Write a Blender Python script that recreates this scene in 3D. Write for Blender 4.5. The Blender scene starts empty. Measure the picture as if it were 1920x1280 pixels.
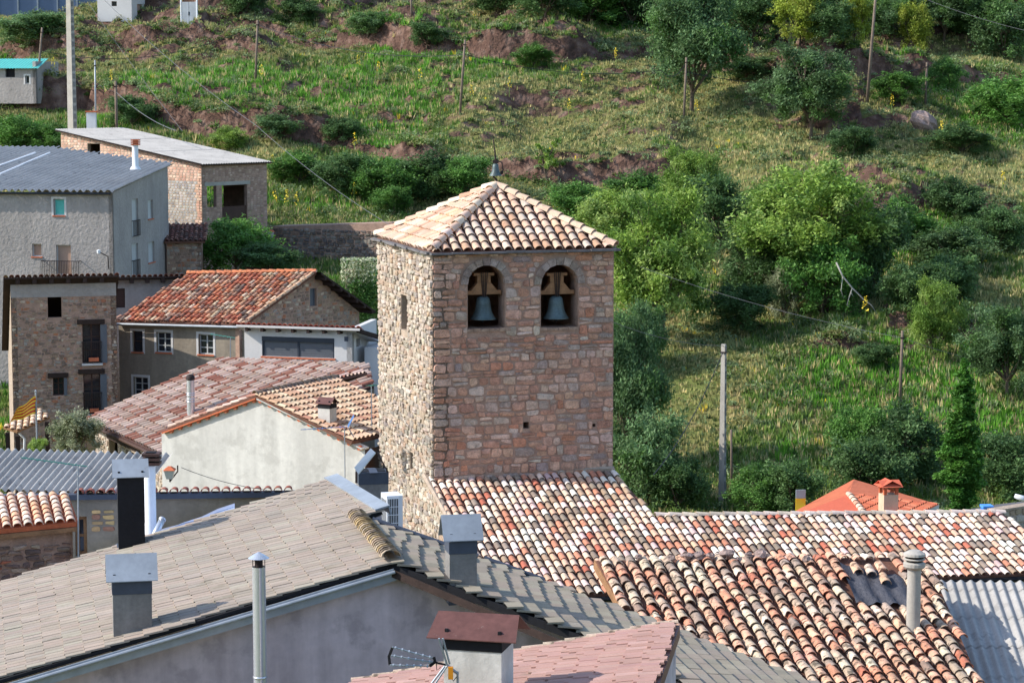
import bpy, math, random
import numpy as np
from mathutils import Vector as V, Matrix
from mathutils.geometry import tessellate_polygon

# ------------------------------------------------------------------ camera, world, sun, exposure
SC = bpy.context.scene
COL = SC.collection
rnd = random.Random(7)
FPX = 4331.0                                   # focal length in photo pixels (1920 wide)
PITCH = math.atan(490 / FPX)
CAM = V((0, 0, 20))
cam = bpy.data.cameras.new('camera'); cam_o = bpy.data.objects.new('camera', cam); COL.objects.link(cam_o)
cam.sensor_width = 36; cam.lens = 36 * FPX / 1920; cam.clip_start = 0.5; cam.clip_end = 3000
cam_o.location = CAM; cam_o.rotation_euler = (math.pi / 2 - PITCH, 0, 0)
SC.camera = cam_o
SUN_EL = math.radians(36); SUN_A = math.radians(7)        # from the left, a little on the camera's side
TO_SUN = V((-math.cos(SUN_A) * math.cos(SUN_EL), -math.sin(SUN_A) * math.cos(SUN_EL), math.sin(SUN_EL)))
wd = bpy.data.worlds.new('World'); SC.world = wd; wd.use_nodes = True
_n = wd.node_tree.nodes; _l = wd.node_tree.links
sky = _n.new('ShaderNodeTexSky'); sky.sky_type = 'NISHITA'; sky.sun_disc = False
sky.sun_elevation = SUN_EL; sky.sun_rotation = math.atan2(TO_SUN.x, TO_SUN.y)
sky.altitude = 800; sky.air_density = 1.0; sky.dust_density = 1.2; sky.ozone_density = 1.0
_n['Background'].inputs['Strength'].default_value = 0.15
_l.new(sky.outputs[0], _n['Background'].inputs['Color'])
sun = bpy.data.lights.new('sun', 'SUN'); sun.energy = 2.7; sun.angle = math.radians(0.5); sun.color = (1, 0.95, 0.87)
sun_o = bpy.data.objects.new('sun', sun); COL.objects.link(sun_o)
sun_o.rotation_euler = TO_SUN.to_track_quat('Z', 'Y').to_euler(); sun_o.location = (-60, 0, 80)
vs = SC.view_settings; vs.view_transform = 'Standard'; vs.look = 'None'; vs.exposure = 1.0; vs.gamma = 1.0; vs.use_curve_mapping = False
SC.render.engine = 'CYCLES'; SC.cycles.use_denoising = True; SC.cycles.max_bounces = 6
try: SC.cycles.denoising_input_passes = 'RGB_ALBEDO_NORMAL'
except Exception: pass

# ------------------------------------------------------------------ projection helpers
FWD = V((0, math.cos(PITCH), -math.sin(PITCH))); UP = V((0, math.sin(PITCH), math.cos(PITCH))); RT = V((1, 0, 0))
def ray(px, py):
    r = FWD + RT * ((px - 960) / FPX) + UP * ((640 - py) / FPX)
    return r / r.y
def P(px, py, d): return CAM + ray(px, py) * d
def proj(p):
    q = p - CAM; w = q.dot(FWD)
    return 960 + FPX * q.dot(RT) / w, 640 - FPX * q.dot(UP) / w
def along(p0, dr, px):                          # walk from p0 along horizontal dr until pixel column px
    lo, hi = -60.0, 60.0
    f = lambda t: proj(p0 + dr * t)[0] - px
    if f(lo) > f(hi): lo, hi = hi, lo
    for _ in range(60):
        m = (lo + hi) / 2
        if f(m) < 0: lo = m
        else: hi = m
    return p0 + dr * ((lo + hi) / 2)
def yaw(deg):                                   # (along, outward) unit vectors of a front turned by deg
    a = math.radians(deg)
    return V((math.cos(a), math.sin(a), 0)), V((math.sin(a), -math.cos(a), 0))
class Frame:                                    # local frame a*X + b*Y + c*Z + O
    def __init__(s, O, X, Y, Z): s.O, s.X, s.Y, s.Z = V(O), V(X).normalized(), V(Y).normalized(), V(Z).normalized()
    def pt(s, a, b, c): return s.O + s.X * a + s.Y * b + s.Z * c
    def mat(s, a=0, b=0, c=0):
        m = Matrix((s.X, s.Y, s.Z)).transposed().to_4x4(); m.translation = s.pt(a, b, c); return m
def roof(O, D, slope):                          # X along the eave, Y up the slope, Z normal
    D = V((D[0], D[1], 0)).normalized(); ev = V((D.x, D.y, -slope)).normalized(); eu = V((-D.y, D.x, 0))
    return Frame(O, eu, -ev, eu.cross(-ev))
def roof3(a, b, c):                             # plane through three points
    n = (b - a).cross(c - a).normalized()
    if n.z < 0: n = -n
    D = V((n.x, n.y, 0)).normalized(); return roof(a, D, math.hypot(n.x, n.y) / n.z)
def hit(fr, px, py, axis='Z'):                  # pixel ray against the frame's plane (normal Z for roofs, Y for walls)
    n = getattr(fr, axis); r = ray(px, py); t = (fr.O - CAM).dot(n) / r.dot(n)
    return CAM + r * t
def uv(fr, px, py):
    q = hit(fr, px, py) - fr.O; return q.dot(fr.X), q.dot(fr.Y)
def wallf(A, B):                                # X along the wall, Y outward, Z up; z is world z
    A = V((A[0], A[1], 0)); B = V((B[0], B[1], 0)); x = (B - A).normalized()
    return Frame(A, x, V((x.y, -x.x, 0)), (0, 0, 1))
def sz(fr, px, py):
    q = hit(fr, px, py, 'Y') - fr.O; return q.dot(fr.X), q.z
def rect(fr, x0, y0, x1, y1):
    a = sz(fr, x0, y1); b = sz(fr, x1, y0); return (min(a[0], b[0]), max(a[0], b[0]), min(a[1], b[1]), max(a[1], b[1]))

# ------------------------------------------------------------------ mesh helpers
def lin(c):
    return tuple(((v / 255) / 12.92 if v / 255 <= .04045 else ((v / 255 + .055) / 1.055) ** 2.4) for v in c)
class MB:
    def __init__(s): s.v = []; s.f = []; s.c = []; s.col = (1, 1, 1)
    def face(s, pts, col=None):
        i = len(s.v); s.v.extend(tuple(p) for p in pts); s.f.append(tuple(range(i, i + len(pts)))); s.c.append(col or s.col)
    def mesh(s, verts, faces, col=None):
        i = len(s.v); s.v.extend(tuple(p) for p in verts)
        for f in faces: s.f.append(tuple(i + k for k in f)); s.c.append(col or s.col)
    def box(s, fr, a0, a1, b0, b1, c0, c1, col=None, j=0):
        ps = [fr.pt(a, b, c) for c in (c0, c1) for a, b in ((a0, b0), (a1, b0), (a1, b1), (a0, b1))]
        if j: ps = [p + V((rnd.uniform(-j, j), rnd.uniform(-j, j), rnd.uniform(-j, j))) for p in ps]
        s.mesh(ps, [(3, 2, 1, 0), (4, 5, 6, 7), (0, 1, 5, 4), (1, 2, 6, 5), (2, 3, 7, 6), (3, 0, 4, 7)], col)
    def tube(s, pts, r, n=6, col=None, cap=True):
        pts = [V(p) for p in pts]; rs = r if isinstance(r, (list, tuple)) else [r] * len(pts)
        vs_ = []; fs = []
        for i, p in enumerate(pts):
            t = (pts[min(i + 1, len(pts) - 1)] - pts[max(i - 1, 0)]).normalized()
            a = t.orthogonal().normalized() if i == 0 else (a - t * a.dot(t)).normalized()
            b = t.cross(a)
            for k in range(n):
                q = 2 * math.pi * k / n; vs_.append(p + (a * math.cos(q) + b * math.sin(q)) * rs[i])
        for i in range(len(pts) - 1):
            for k in range(n): fs.append((i * n + k, i * n + (k + 1) % n, (i + 1) * n + (k + 1) % n, (i + 1) * n + k))
        if cap: fs.append(tuple(range(n))[::-1]); fs.append(tuple((len(pts) - 1) * n + k for k in range(n)))
        s.mesh(vs_, fs, col)
    def lathe(s, c, prof, n=16, col=None):      # prof: (radius, z above c)
        vs_ = []; fs = []
        for r, z in prof:
            for k in range(n):
                q = 2 * math.pi * k / n; vs_.append(V(c) + V((r * math.cos(q), r * math.sin(q), z)))
        for i in range(len(prof) - 1):
            for k in range(n): fs.append((i * n + k, i * n + (k + 1) % n, (i + 1) * n + (k + 1) % n, (i + 1) * n + k))
        s.mesh(vs_, fs, col)
    def data(s, name, mat, off=None, smooth=False):
        me = bpy.data.meshes.new(name)
        vv = s.v if off is None else [(p[0] - off[0], p[1] - off[1], p[2] - off[2]) for p in s.v]
        me.from_pydata(vv, [], s.f)
        at = me.color_attributes.new('Col', 'FLOAT_COLOR', 'CORNER')
        buf = []
        for f, c in zip(s.f, s.c): buf.extend((c[0], c[1], c[2], 1.0) * len(f))
        at.data.foreach_set('color', buf)
        if mat: me.materials.append(mat)
        if smooth: me.polygons.foreach_set('use_smooth', [True] * len(me.polygons))
        return me
def np_mesh(name, verts, faces, cols, mat, smooth=False):   # faces (n,k) ints, cols (n,3)
    me = bpy.data.meshes.new(name); n, k = faces.shape
    me.vertices.add(len(verts)); me.vertices.foreach_set('co', verts.astype(np.float32).ravel())
    me.loops.add(n * k); me.loops.foreach_set('vertex_index', faces.astype(np.int32).ravel())
    me.polygons.add(n); me.polygons.foreach_set('loop_start', (np.arange(n) * k).astype(np.int32))
    me.update(calc_edges=True)
    at = me.color_attributes.new('Col', 'FLOAT_COLOR', 'CORNER')
    c4 = np.ones((n, k, 4), np.float32); c4[:, :, :3] = cols[:, None, :]
    at.data.foreach_set('color', c4.ravel())
    me.materials.append(mat)
    if smooth: me.polygons.foreach_set('use_smooth', np.ones(n, bool))
    return me
def tag(o, label, cat, group=None, kind=None):
    if label: o['label'] = label
    if cat: o['category'] = cat
    if group: o['group'] = group
    if kind: o['kind'] = kind
    return o
class Thing:
    def __init__(s, name, label, cat, loc, group=None):
        s.o = bpy.data.objects.new(name, None); COL.objects.link(s.o); s.o.location = loc; s.L = V(loc)
        s.o.empty_display_size = .2; tag(s.o, label, cat, group)
    def part(s, name, mb, mat, parent=None, smooth=False, kind=None):
        o = bpy.data.objects.new(name, mb.data(name, mat, s.L, smooth)); COL.objects.link(o); o.parent = parent or s.o
        if kind: o['kind'] = kind
        return o
    def single(s, name, me, mw, parent=None):
        o = bpy.data.objects.new(name, me); COL.objects.link(o); o.parent = parent or s.o
        o.matrix_local = Matrix.Translation(-s.L) @ mw; return o
def plain(name, mb, mat, label, cat, group=None, kind=None, smooth=False, loc=(0, 0, 0)):
    o = bpy.data.objects.new(name, mb.data(name, mat, loc, smooth)); o.location = loc; COL.objects.link(o); return tag(o, label, cat, group, kind)
def copy_tree(o, parent=None):
    c = o.copy(); COL.objects.link(c); c.parent = parent
    for ch in o.children: copy_tree(ch, c)
    return c

# ------------------------------------------------------------------ materials
def mat(name, col=(128, 128, 128), rough=.85, attr=False, var=.25, scale=1.5, fine=12., bump=.3, bdist=.02, metal=0., spots=None, spotcol=(60, 55, 50), rand=0., streak=0., pits=0., transl=0., spec=.3):
    m = bpy.data.materials.new(name); m.use_nodes = True; t = m.node_tree; N = t.nodes; L = t.links
    b = N['Principled BSDF']; b.inputs['Roughness'].default_value = rough; b.inputs['Metallic'].default_value = metal
    b.inputs['Specular IOR Level'].default_value = spec
    geo = N.new('ShaderNodeNewGeometry')
    def noise(sc, det=5., stretch=None):
        n = N.new('ShaderNodeTexNoise'); n.inputs['Scale'].default_value = sc; n.inputs['Detail'].default_value = det; n.inputs['Roughness'].default_value = .6
        if stretch:
            mp = N.new('ShaderNodeMapping'); mp.inputs['Scale'].default_value = stretch; L.new(geo.outputs['Position'], mp.inputs[0]); L.new(mp.outputs[0], n.inputs['Vector'])
        else: L.new(geo.outputs['Position'], n.inputs['Vector'])
        return n.outputs['Fac']
    def mix(kind, fac, a, bb):
        x = N.new('ShaderNodeMix'); x.data_type = 'RGBA'; x.blend_type = kind
        for sck, val in (('Factor', fac), ('A', a), ('B', bb)):
            i = [q for q in x.inputs if q.name == sck and (q.type == 'RGBA' or sck == 'Factor' and q.type == 'VALUE')][0]
            if hasattr(val, 'links'): L.new(val, i)
            else: i.default_value = val
        return [q for q in x.outputs if q.type == 'RGBA'][0]
    def rng(fac, lo, hi, a, c):
        r = N.new('ShaderNodeMapRange'); r.inputs[1].default_value = lo; r.inputs[2].default_value = hi; r.inputs[3].default_value = a; r.inputs[4].default_value = c
        L.new(fac, r.inputs[0]); return r.outputs[0]
    base = lin(col) + (1,)
    if attr:
        a = N.new('ShaderNodeVertexColor'); a.layer_name = 'Col'; c = a.outputs['Color']
        if col != (255, 255, 255): c = mix('MULTIPLY', 1., c, base)
    else:
        r = N.new('ShaderNodeRGB'); r.outputs[0].default_value = base; c = r.outputs[0]
    def valmul(c, fac, lo, hi, a, bb):
        h = N.new('ShaderNodeHueSaturation'); L.new(c, h.inputs['Color']); L.new(rng(fac, lo, hi, a, bb), h.inputs['Value']); return h.outputs[0]
    if var:
        c = valmul(c, noise(scale), .3, .7, 1 - var, 1 + var)
        c = valmul(c, noise(fine), .3, .7, 1 - var * .7, 1 + var * .7)
    if streak: c = valmul(c, noise(1.6, 6, (1, 1, .12)), .35, .7, 1 - streak, 1 + streak * .5)
    if spots is not None: c = mix('MIX', rng(noise(spots[0], 6), spots[1], spots[1] + .07, 0, spots[2]), c, lin(spotcol) + (1,))
    if rand:
        oi = N.new('ShaderNodeObjectInfo'); c = valmul(c, oi.outputs['Random'], 0, 1, 1 - rand, 1 + rand)
    L.new(c, b.inputs['Base Color'])
    if bump:
        hgt = noise(fine, 8)
        if pits:
            vo = N.new('ShaderNodeTexVoronoi'); vo.inputs['Scale'].default_value = pits; L.new(geo.outputs['Position'], vo.inputs['Vector'])
            ad = N.new('ShaderNodeMath'); ad.operation = 'ADD'; L.new(hgt, ad.inputs[0]); L.new(rng(vo.outputs['Distance'], 0, .35, 0, .8), ad.inputs[1]); hgt = ad.outputs[0]
        bp = N.new('ShaderNodeBump'); bp.inputs['Strength'].default_value = bump; bp.inputs['Distance'].default_value = bdist
        L.new(hgt, bp.inputs['Height']); L.new(bp.outputs[0], b.inputs['Normal'])
    if transl:
        tr = N.new('ShaderNodeBsdfTranslucent'); L.new(c, tr.inputs['Color']); ms = N.new('ShaderNodeMixShader'); ms.inputs[0].default_value = transl
        L.new(b.outputs[0], ms.inputs[1]); L.new(tr.outputs[0], ms.inputs[2]); L.new(ms.outputs[0], N['Material Output'].inputs['Surface'])
    return m
WHITE = (255, 255, 255)
M = {}
M['tile'] = mat('terracotta_tile', WHITE, .9, attr=True, var=.2, scale=1.4, fine=30, bump=.35, bdist=.01, spots=(9, .6, .55), spotcol=(82, 74, 64))
M['oldtile'] = mat('weathered_tile', WHITE, .92, attr=True, var=.25, scale=5, fine=28, bump=.5, bdist=.015, spots=(7, .53, .75), spotcol=(70, 64, 55))
M['channel'] = mat('channel_tile', (112, 78, 64), .95, var=.3, scale=3, fine=20)
M['conc_tile'] = mat('concrete_tile', WHITE, .93, attr=True, var=.1, scale=.6, fine=40, bump=.4, bdist=.006, streak=.08, spots=(2.2, .6, .35), spotcol=(112, 104, 84))
M['stone'] = mat('tuff_stone', WHITE, .95, attr=True, var=.28, scale=5, fine=22, bump=.8, bdist=.04, pits=16, spots=(12, .62, .5), spotcol=(70, 52, 44))
M['rubble'] = mat('rubble_stone', WHITE, .95, attr=True, var=.2, scale=4, fine=20, bump=.7, bdist=.04, spots=(8, .62, .4), spotcol=(96, 88, 80))
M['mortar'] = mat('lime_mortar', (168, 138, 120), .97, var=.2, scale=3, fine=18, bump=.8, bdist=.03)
M['mortar_lit'] = mat('pale_mortar', (170, 152, 134), .97, var=.2, scale=3, fine=18, bump=.8, bdist=.03)  # paler copy of the lime mortar for sunlit walls, light put into its colour
M['plaster'] = mat('grey_plaster', (200, 183, 186), .93, var=.13, scale=.7, fine=5, bump=.5, bdist=.03, streak=.3, spots=(1.1, .56, .45), spotcol=(140, 128, 130))
M['plaster_grey'] = mat('rough_grey_render', (164, 156, 150), .95, var=.12, scale=.5, fine=6, bump=.9, bdist=.06, streak=.1)
M['plaster_beige'] = mat('beige_render', (150, 138, 122), .95, var=.14, scale=.6, fine=8, bump=.6, bdist=.03, streak=.22, spots=(.8, .55, .5), spotcol=(120, 112, 102))
M['plaster_white'] = mat('whitewash', (206, 202, 194), .92, var=.08, scale=.5, fine=6, bump=.4, bdist=.03, streak=.16, spots=(.9, .54, .5), spotcol=(172, 168, 160))
M['white_smooth'] = mat('white_render', (206, 202, 198), .9, var=.05, scale=.6, fine=8, bump=.2)
M['chim'] = mat('cement_render', (132, 128, 124), .93, var=.16, scale=3, fine=14, bump=.6, bdist=.02, streak=.2)
M['zinc'] = mat('zinc_sheet', (158, 164, 170), .45, metal=.2, var=.1, scale=2, fine=9, bump=.05, streak=.15, spots=(5, .66, .4), spotcol=(128, 120, 112))
M['rust'] = mat('brown_painted_sheet', (102, 68, 62), .5, var=.14, scale=3, fine=12, bump=.1, spots=(9, .65, .5), spotcol=(150, 140, 132), metal=.1)
M['steel'] = mat('stainless_flue', (216, 218, 222), .24, metal=.6, var=.04, bump=.03)
M['dark'] = mat('soot_black', (24, 24, 28), .8, var=.2, bump=.2)  # also colours the slabs under concrete tiles, as the shade in their gaps
M['slateblue'] = mat('slate_blue_metal', (72, 78, 90), .55, var=.1, bump=.05)
M['slate'] = mat('slate_slab', (112, 108, 108), .85, var=.2, scale=3, fine=14, bump=.5)
M['fibre'] = mat('fibre_cement', (168, 164, 158), .92, var=.14, scale=.9, fine=14, bump=.3, spots=(2.6, .58, .45), spotcol=(120, 118, 116))
M['fibre_dark'] = mat('dark_fibre_cement', (172, 168, 162), .92, var=.16, scale=.8, fine=12, bump=.3, spots=(1.6, .6, .5), spotcol=(100, 98, 98))
M['wood'] = mat('aged_wood', (150, 112, 80), .85, var=.25, scale=4, fine=20, bump=.4)
M['darkwood'] = mat('dark_beam', (56, 42, 36), .85, var=.25, scale=4, fine=20, bump=.3)
M['pole'] = mat('weathered_pole', (128, 112, 98), .9, var=.2, scale=3, fine=18, bump=.3, streak=.25)
M['concrete'] = mat('concrete_post', (170, 164, 154), .92, var=.12, scale=2, fine=14, bump=.3, streak=.12)
M['bronze'] = mat('bell_bronze', (92, 106, 106), .5, metal=.25, var=.2, scale=4, fine=16, bump=.1, streak=.35)
M['iron'] = mat('rusty_iron', (58, 48, 46), .7, metal=.3, var=.25, bump=.2)
M['glass'] = mat('window_glass', (34, 40, 48), .08, var=0, bump=0, spec=.6)
M['frame'] = mat('window_paint', (188, 188, 186), .6, var=.06, bump=.05)
M['brown'] = mat('brown_joinery', (74, 52, 44), .65, var=.15, bump=.1)
M['blind'] = mat('roller_blind', (170, 140, 122), .8, var=.08, bump=.1)
M['shutter'] = mat('grey_shutter', (96, 100, 106), .5, var=.05, bump=.05)
M['anthracite'] = mat('anthracite_frame', (52, 58, 68), .5, var=.05, bump=.03)
M['teal'] = mat('teal_sheet', (96, 190, 178), .5, var=.08, bump=.05)
M['brick'] = mat('hollow_brick', WHITE, .93, attr=True, var=.14, scale=3, fine=16, bump=.4)
M['terra'] = mat('terracotta_plain', (196, 108, 74), .85, var=.14, scale=2, fine=16, bump=.2)
M['orange_roof'] = mat('orange_flat_roof', (206, 104, 76), .8, var=.08, scale=1, fine=8, bump=.1)
M['white'] = mat('white_enamel', (226, 228, 230), .4, var=.03, bump=.02)
M['tarp'] = mat('black_membrane', (76, 76, 82), .6, var=.15, scale=4, fine=10, bump=.8, bdist=.06)
M['silver'] = mat('silver_membrane', (168, 178, 204), .42, metal=.45, var=.1, scale=2, fine=7, bump=.5, bdist=.03)
M['cable'] = mat('cable', (40, 42, 46), .6, var=0, bump=0)
M['paleline'] = mat('pale_cable', (112, 112, 114), .5, var=0, bump=0)
M['plastic'] = mat('coloured_plastic', WHITE, .5, attr=True, var=.04, bump=0)
M['rock'] = mat('boulder', (150, 130, 122), .95, var=.3, scale=2, fine=8, bump=.9, bdist=.06)
M['road'] = mat('asphalt', (96, 96, 100), .9, var=.1, bump=.2)
M['bluewall'] = mat('blue_grey_sheet', (92, 108, 134), .6, var=.1, scale=.5, bump=.05)
M['leaf'] = mat('leaf', WHITE, .6, attr=True, var=.12, scale=.6, fine=3, bump=0, transl=.35, rand=.12)
M['grass'] = mat('grass_blade', WHITE, .75, attr=True, var=.15, scale=.25, fine=1.2, bump=0, transl=.3)
M['bark'] = mat('bark', (104, 90, 76), .95, var=.25, scale=5, fine=18, bump=.6)
# ------------------------------------------------------------------ builders
def barrel(w, l, h, t=.016, taper=.8, n=6, col=(1, 1, 1), lift=.03, mb=None, xf=None, chip=0):
    """one curved roof tile: mouth at y=0, narrow end at y=l; added to mb through xf or returned as a new MB"""
    own = mb or MB(); xf = xf or (lambda p: V(p))
    def ring(y, k, dz, sub=0):
        return [V((k * (w / 2 - sub) * math.cos(math.pi * i / n), y, dz + k * (h - sub) * math.sin(math.pi * i / n))) for i in range(n + 1)]
    o0 = ring(0, 1, lift); o1 = ring(l, taper, 0); i0 = ring(0, 1, lift, t); i1 = ring(l * .6, .9, lift * .4, t)
    if chip:
        for k in (n // 2, n // 2 + 1): o0[k].y += chip; i0[k].y += chip
    q = [(i, i + 1, n + 2 + i, n + 1 + i) for i in range(n)]
    own.mesh([xf(p) for p in o0 + o1], q, col)
    own.mesh([xf(p) for p in o0 + i0], q, (col[0] * .9, col[1] * .9, col[2] * .9)); own.mesh([xf(p) for p in i0 + i1], q, col)
    return own
def slab_tile(w, l, t=.028, ribs=1, col=(1, 1, 1), lift=.03, mb=None, xf=None):
    """flat interlocking concrete tile with a raised side roll"""
    own = mb or MB(); xf = xf or (lambda p: V(p))
    prof = [(-w / 2, 0), (-w / 2, t), (-w / 2 + .012, t + .008)]
    for r in range(ribs):
        c = -w / 2 + w * (r + 1) / (ribs + 1) if ribs > 1 else 0
        prof += [(c - .03, t + .008), (c - .018, t + .001), (c + .018, t + .001), (c + .03, t + .008)]
    prof += [(w / 2 - .012, t + .008), (w / 2, t), (w / 2, 0)]
    n = len(prof); vs_ = [V((x, 0, z + lift)) for x, z in prof] + [V((x, l, z)) for x, z in prof]
    own.mesh([xf(p) for p in vs_], [(i, i + 1, n + i + 1, n + i) for i in range(n - 1)] + [tuple(range(n))[::-1]], col)
    return own
JIT = [.055]
def pick(pal):
    r = rnd.random() * sum(p[1] for p in pal)
    for c, w in pal:
        r -= w
        if r <= 0: break
    g = sum(c) / 3; c = tuple(v + (g + o - v) * .12 for v, o in zip(c, (14, 0, -14))); k = rnd.uniform(1 - JIT[0], 1 + JIT[0]); return tuple(max(0, min(255, v * k * rnd.uniform(.985, 1.015))) for v in c)
def scan(poly, u):                               # intervals of v where the line u crosses the polygon
    xs = []
    for (a, b), (c, d) in zip(poly, poly[1:] + poly[:1]):
        if (a <= u) != (c <= u): xs.append(b + (d - b) * (u - a) / (c - a))
    xs.sort(); return list(zip(xs[::2], xs[1::2]))
def slab(T, fr, poly, th, mat_, name='roof', parent=None, top=0.):
    mb = MB(); n = len(poly); a = [fr.pt(u, v, top) for u, v in poly]; b = [fr.pt(u, v, top - th) for u, v in poly]
    tri = tessellate_polygon([[V((u, v, 0)) for u, v in poly]])
    mb.mesh(a, [tuple(t) for t in tri]); mb.mesh(b, [tuple(t) for t in tri])
    for i in range(n): mb.face([a[i], a[(i + 1) % n], b[(i + 1) % n], b[i]])
    return T.part(name, mb, mat_, parent)
def lay(T, parent, fr, poly, du, dv, kind, pal, mat_, name='tile', maxn=300, jit=(0, 0, 0, 0), vis=None, nvar=14, w=None, l=None, h=None, chipp=0., skip=None, off=0., ribs=1, lift=.03, sag=0., top=0., stag=False):
    """tiles column by column over the polygon (fr.X across, fr.Y up the slope); the nearest maxn in view are objects, the rest one mesh"""
    w = w or du * .78; l = l or dv * 1.18; h = h or w * .46
    cols = [tuple(lin(pick(pal))) for _ in range(nvar)]
    def geom(c, mb=None, xf=None, chip=0):
        if kind == 'barrel': return barrel(w, l, h, col=c, mb=mb, xf=xf, lift=lift, chip=chip)
        return slab_tile(w, l, col=c, mb=mb, xf=xf, ribs=ribs, lift=lift)
    variants = [geom(c, chip=(.06 if rnd.random() < chipp else 0)).data(name, mat_, None, kind == 'barrel') for c in cols]
    us = [p[0] for p in poly]; out = []; u = min(us) + du * .5 + off; ci = 0
    while u < max(us):
        for v0, v1 in scan(poly, u):
            vv = v0 + (rnd.uniform(0, dv * .5) if stag else 0) if not stag or ci % 2 else v0
            while vv < v1 - dv * .3:
                if not (skip and skip(u, vv)): out.append((u + rnd.gauss(0, jit[0]), vv + rnd.gauss(0, jit[1]), rnd.gauss(0, jit[2]), abs(rnd.gauss(0, jit[3])), min(1., (v1 - vv + .04) / l)))
                vv += dv
        u += du; ci += 1
    def key(o):
        p = fr.pt(o[0], o[1] + dv / 2, 0); x, y = proj(p); inside = -20 < x < 1940 and -20 < y < 1300 and (vis is None or vis(x, y))
        return (0 if inside else 1, (p - CAM).length)
    out.sort(key=key); J = MB()
    for i, (a, b, r, z, sy) in enumerate(out):
        k = rnd.randrange(nvar)
        m = fr.mat(a, b, z + top) @ Matrix.Rotation(r, 4, 'Z') @ Matrix.Rotation(rnd.gauss(0, jit[2] * .5), 4, 'X') @ Matrix.Diagonal((rnd.uniform(.97, 1.03), sy, 1, 1))
        if i < maxn and key((a, b))[0] == 0: T.single(name, variants[k], m, parent)
        else: geom(cols[k], J, lambda p: m @ p)
    if J.f: T.part(name + '_field', J, mat_, parent, kind == 'barrel', 'stuff')
def ridge(T, parent, A, B, w, l, pal, mat_, name='ridge_tile', h=None, up=.0, lift=.02, sp=.85):
    d = (B - A); n = max(1, int(d.length / (l * sp))); st = d / n; y = d.normalized(); x = y.cross(V((0, 0, 1))).normalized(); z = x.cross(y)
    ms = [barrel(w, l, h or w * .45, col=lin(pick(pal)), lift=lift).data(name, mat_, None, True) for _ in range(5)]
    for i in range(n):
        f = Frame(A + st * i + z * up, x, y, z); T.single(name, rnd.choice(ms), f.mat() @ Matrix.Rotation(rnd.gauss(0, .03), 4, 'Z'), parent)
def corrugated(T, fr, poly, pitch, amp, mat_, name='roof', parent=None, th=.01, step=8):
    """corrugated sheets over the polygon: ribs run up the slope (fr.Y)"""
    mb = MB(); us = [p[0] for p in poly]; u = min(us) + .002; du = pitch / step; rows = []; i = 0
    while u < max(us):
        iv = scan(poly, u)
        if iv: rows.append((u, iv[0][0], iv[-1][1], amp * math.cos(2 * math.pi * i / step)))
        u += du; i += 1
    for a, b in zip(rows, rows[1:]):
        lo = max(0, 0)
        mb.face([fr.pt(a[0], a[1], a[3]), fr.pt(b[0], b[1], b[3]), fr.pt(b[0], b[2], b[3]), fr.pt(a[0], a[2], a[3])])
        mb.face([fr.pt(a[0], a[1], a[3] - th), fr.pt(b[0], b[1], b[3] - th), fr.pt(b[0], b[1], b[3]), fr.pt(a[0], a[1], a[3])])
    return T.part(name, mb, mat_, parent)
def wall(T, fr, L, zb, zt, mat_, holes=(), top=None, name='wall', depth=.25, parent=None, s0=0.):
    """upright wall face with real openings: holes are (s0,s1,z0,z1) or lists of (s,z)"""
    mb = MB(); outer = [(s0, zb), (L, zb)] + (list(reversed(top)) if top else [(L, zt), (s0, zt)])
    hs = [[(h[0], h[2]), (h[1], h[2]), (h[1], h[3]), (h[0], h[3])] if not isinstance(h[0], (tuple, list)) else list(h) for h in holes]
    loops = [outer] + hs; pts = [p for lp in loops for p in lp]
    tri = tessellate_polygon([[V((s, z, 0)) for s, z in lp] for lp in loops])
    mb.mesh([fr.pt(s, 0, z) for s, z in pts], [tuple(t) for t in tri])
    for lp in hs + [outer]:
        for p, q in zip(lp, lp[1:] + lp[:1]): mb.face([fr.pt(p[0], 0, p[1]), fr.pt(q[0], 0, q[1]), fr.pt(q[0], -depth, q[1]), fr.pt(p[0], -depth, p[1])])
    return T.part(name, mb, mat_, parent)
def window(T, fr, r, nx=2, ny=2, fmat=None, sill=None, inset=.13, name='window', surround=None, glass=None, bar=.05):
    s0, s1, z0, z1 = r; fmat = fmat or M['frame']; b0, b1 = -inset - .05, -inset
    mb = MB(); e = bar
    mb.box(fr, s0, s0 + e, b0, b1, z0, z1); mb.box(fr, s1 - e, s1, b0, b1, z0, z1); mb.box(fr, s0 + e, s1 - e, b0, b1, z0, z0 + e); mb.box(fr, s0 + e, s1 - e, b0, b1, z1 - e, z1)
    for i in range(1, nx):
        c = s0 + (s1 - s0) * i / nx; mb.box(fr, c - e * .6, c + e * .6, b0, b1 - .004, z0 + e, z1 - e)
    for j in range(1, ny):
        c = z0 + (z1 - z0) * j / ny; mb.box(fr, s0 + e, s1 - e, b0 + .01, b1 - .008, c - e * .35, c + e * .35)
    o = T.part(name, mb, fmat)
    for i in range(nx):
        g = MB(); a0 = s0 + e + (s1 - s0 - 2 * e) * i / nx; a1 = s0 + e + (s1 - s0 - 2 * e) * (i + 1) / nx
        g.box(fr, a0, a1, b0 + .015, b0 + .025, z0 + e, z1 - e); T.part('pane', g, glass or M['glass'], o)
    if sill:
        g = MB(); g.box(fr, s0 - .06, s1 + .06, -inset, .05, z0 - .06, z0 - .003); T.part('sill', g, sill, o)
    if surround:
        g = MB(); q = .11
        g.box(fr, s0 - q, s0 - .002, -.05, .014, z0 - .07, z1 + q); g.box(fr, s1 + .002, s1 + q, -.05, .014, z0 - .07, z1 + q); g.box(fr, s0 - .002, s1 + .002, -.05, .013, z1 + .002, z1 + q)
        T.part('surround', g, surround, o)
    return o
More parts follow.
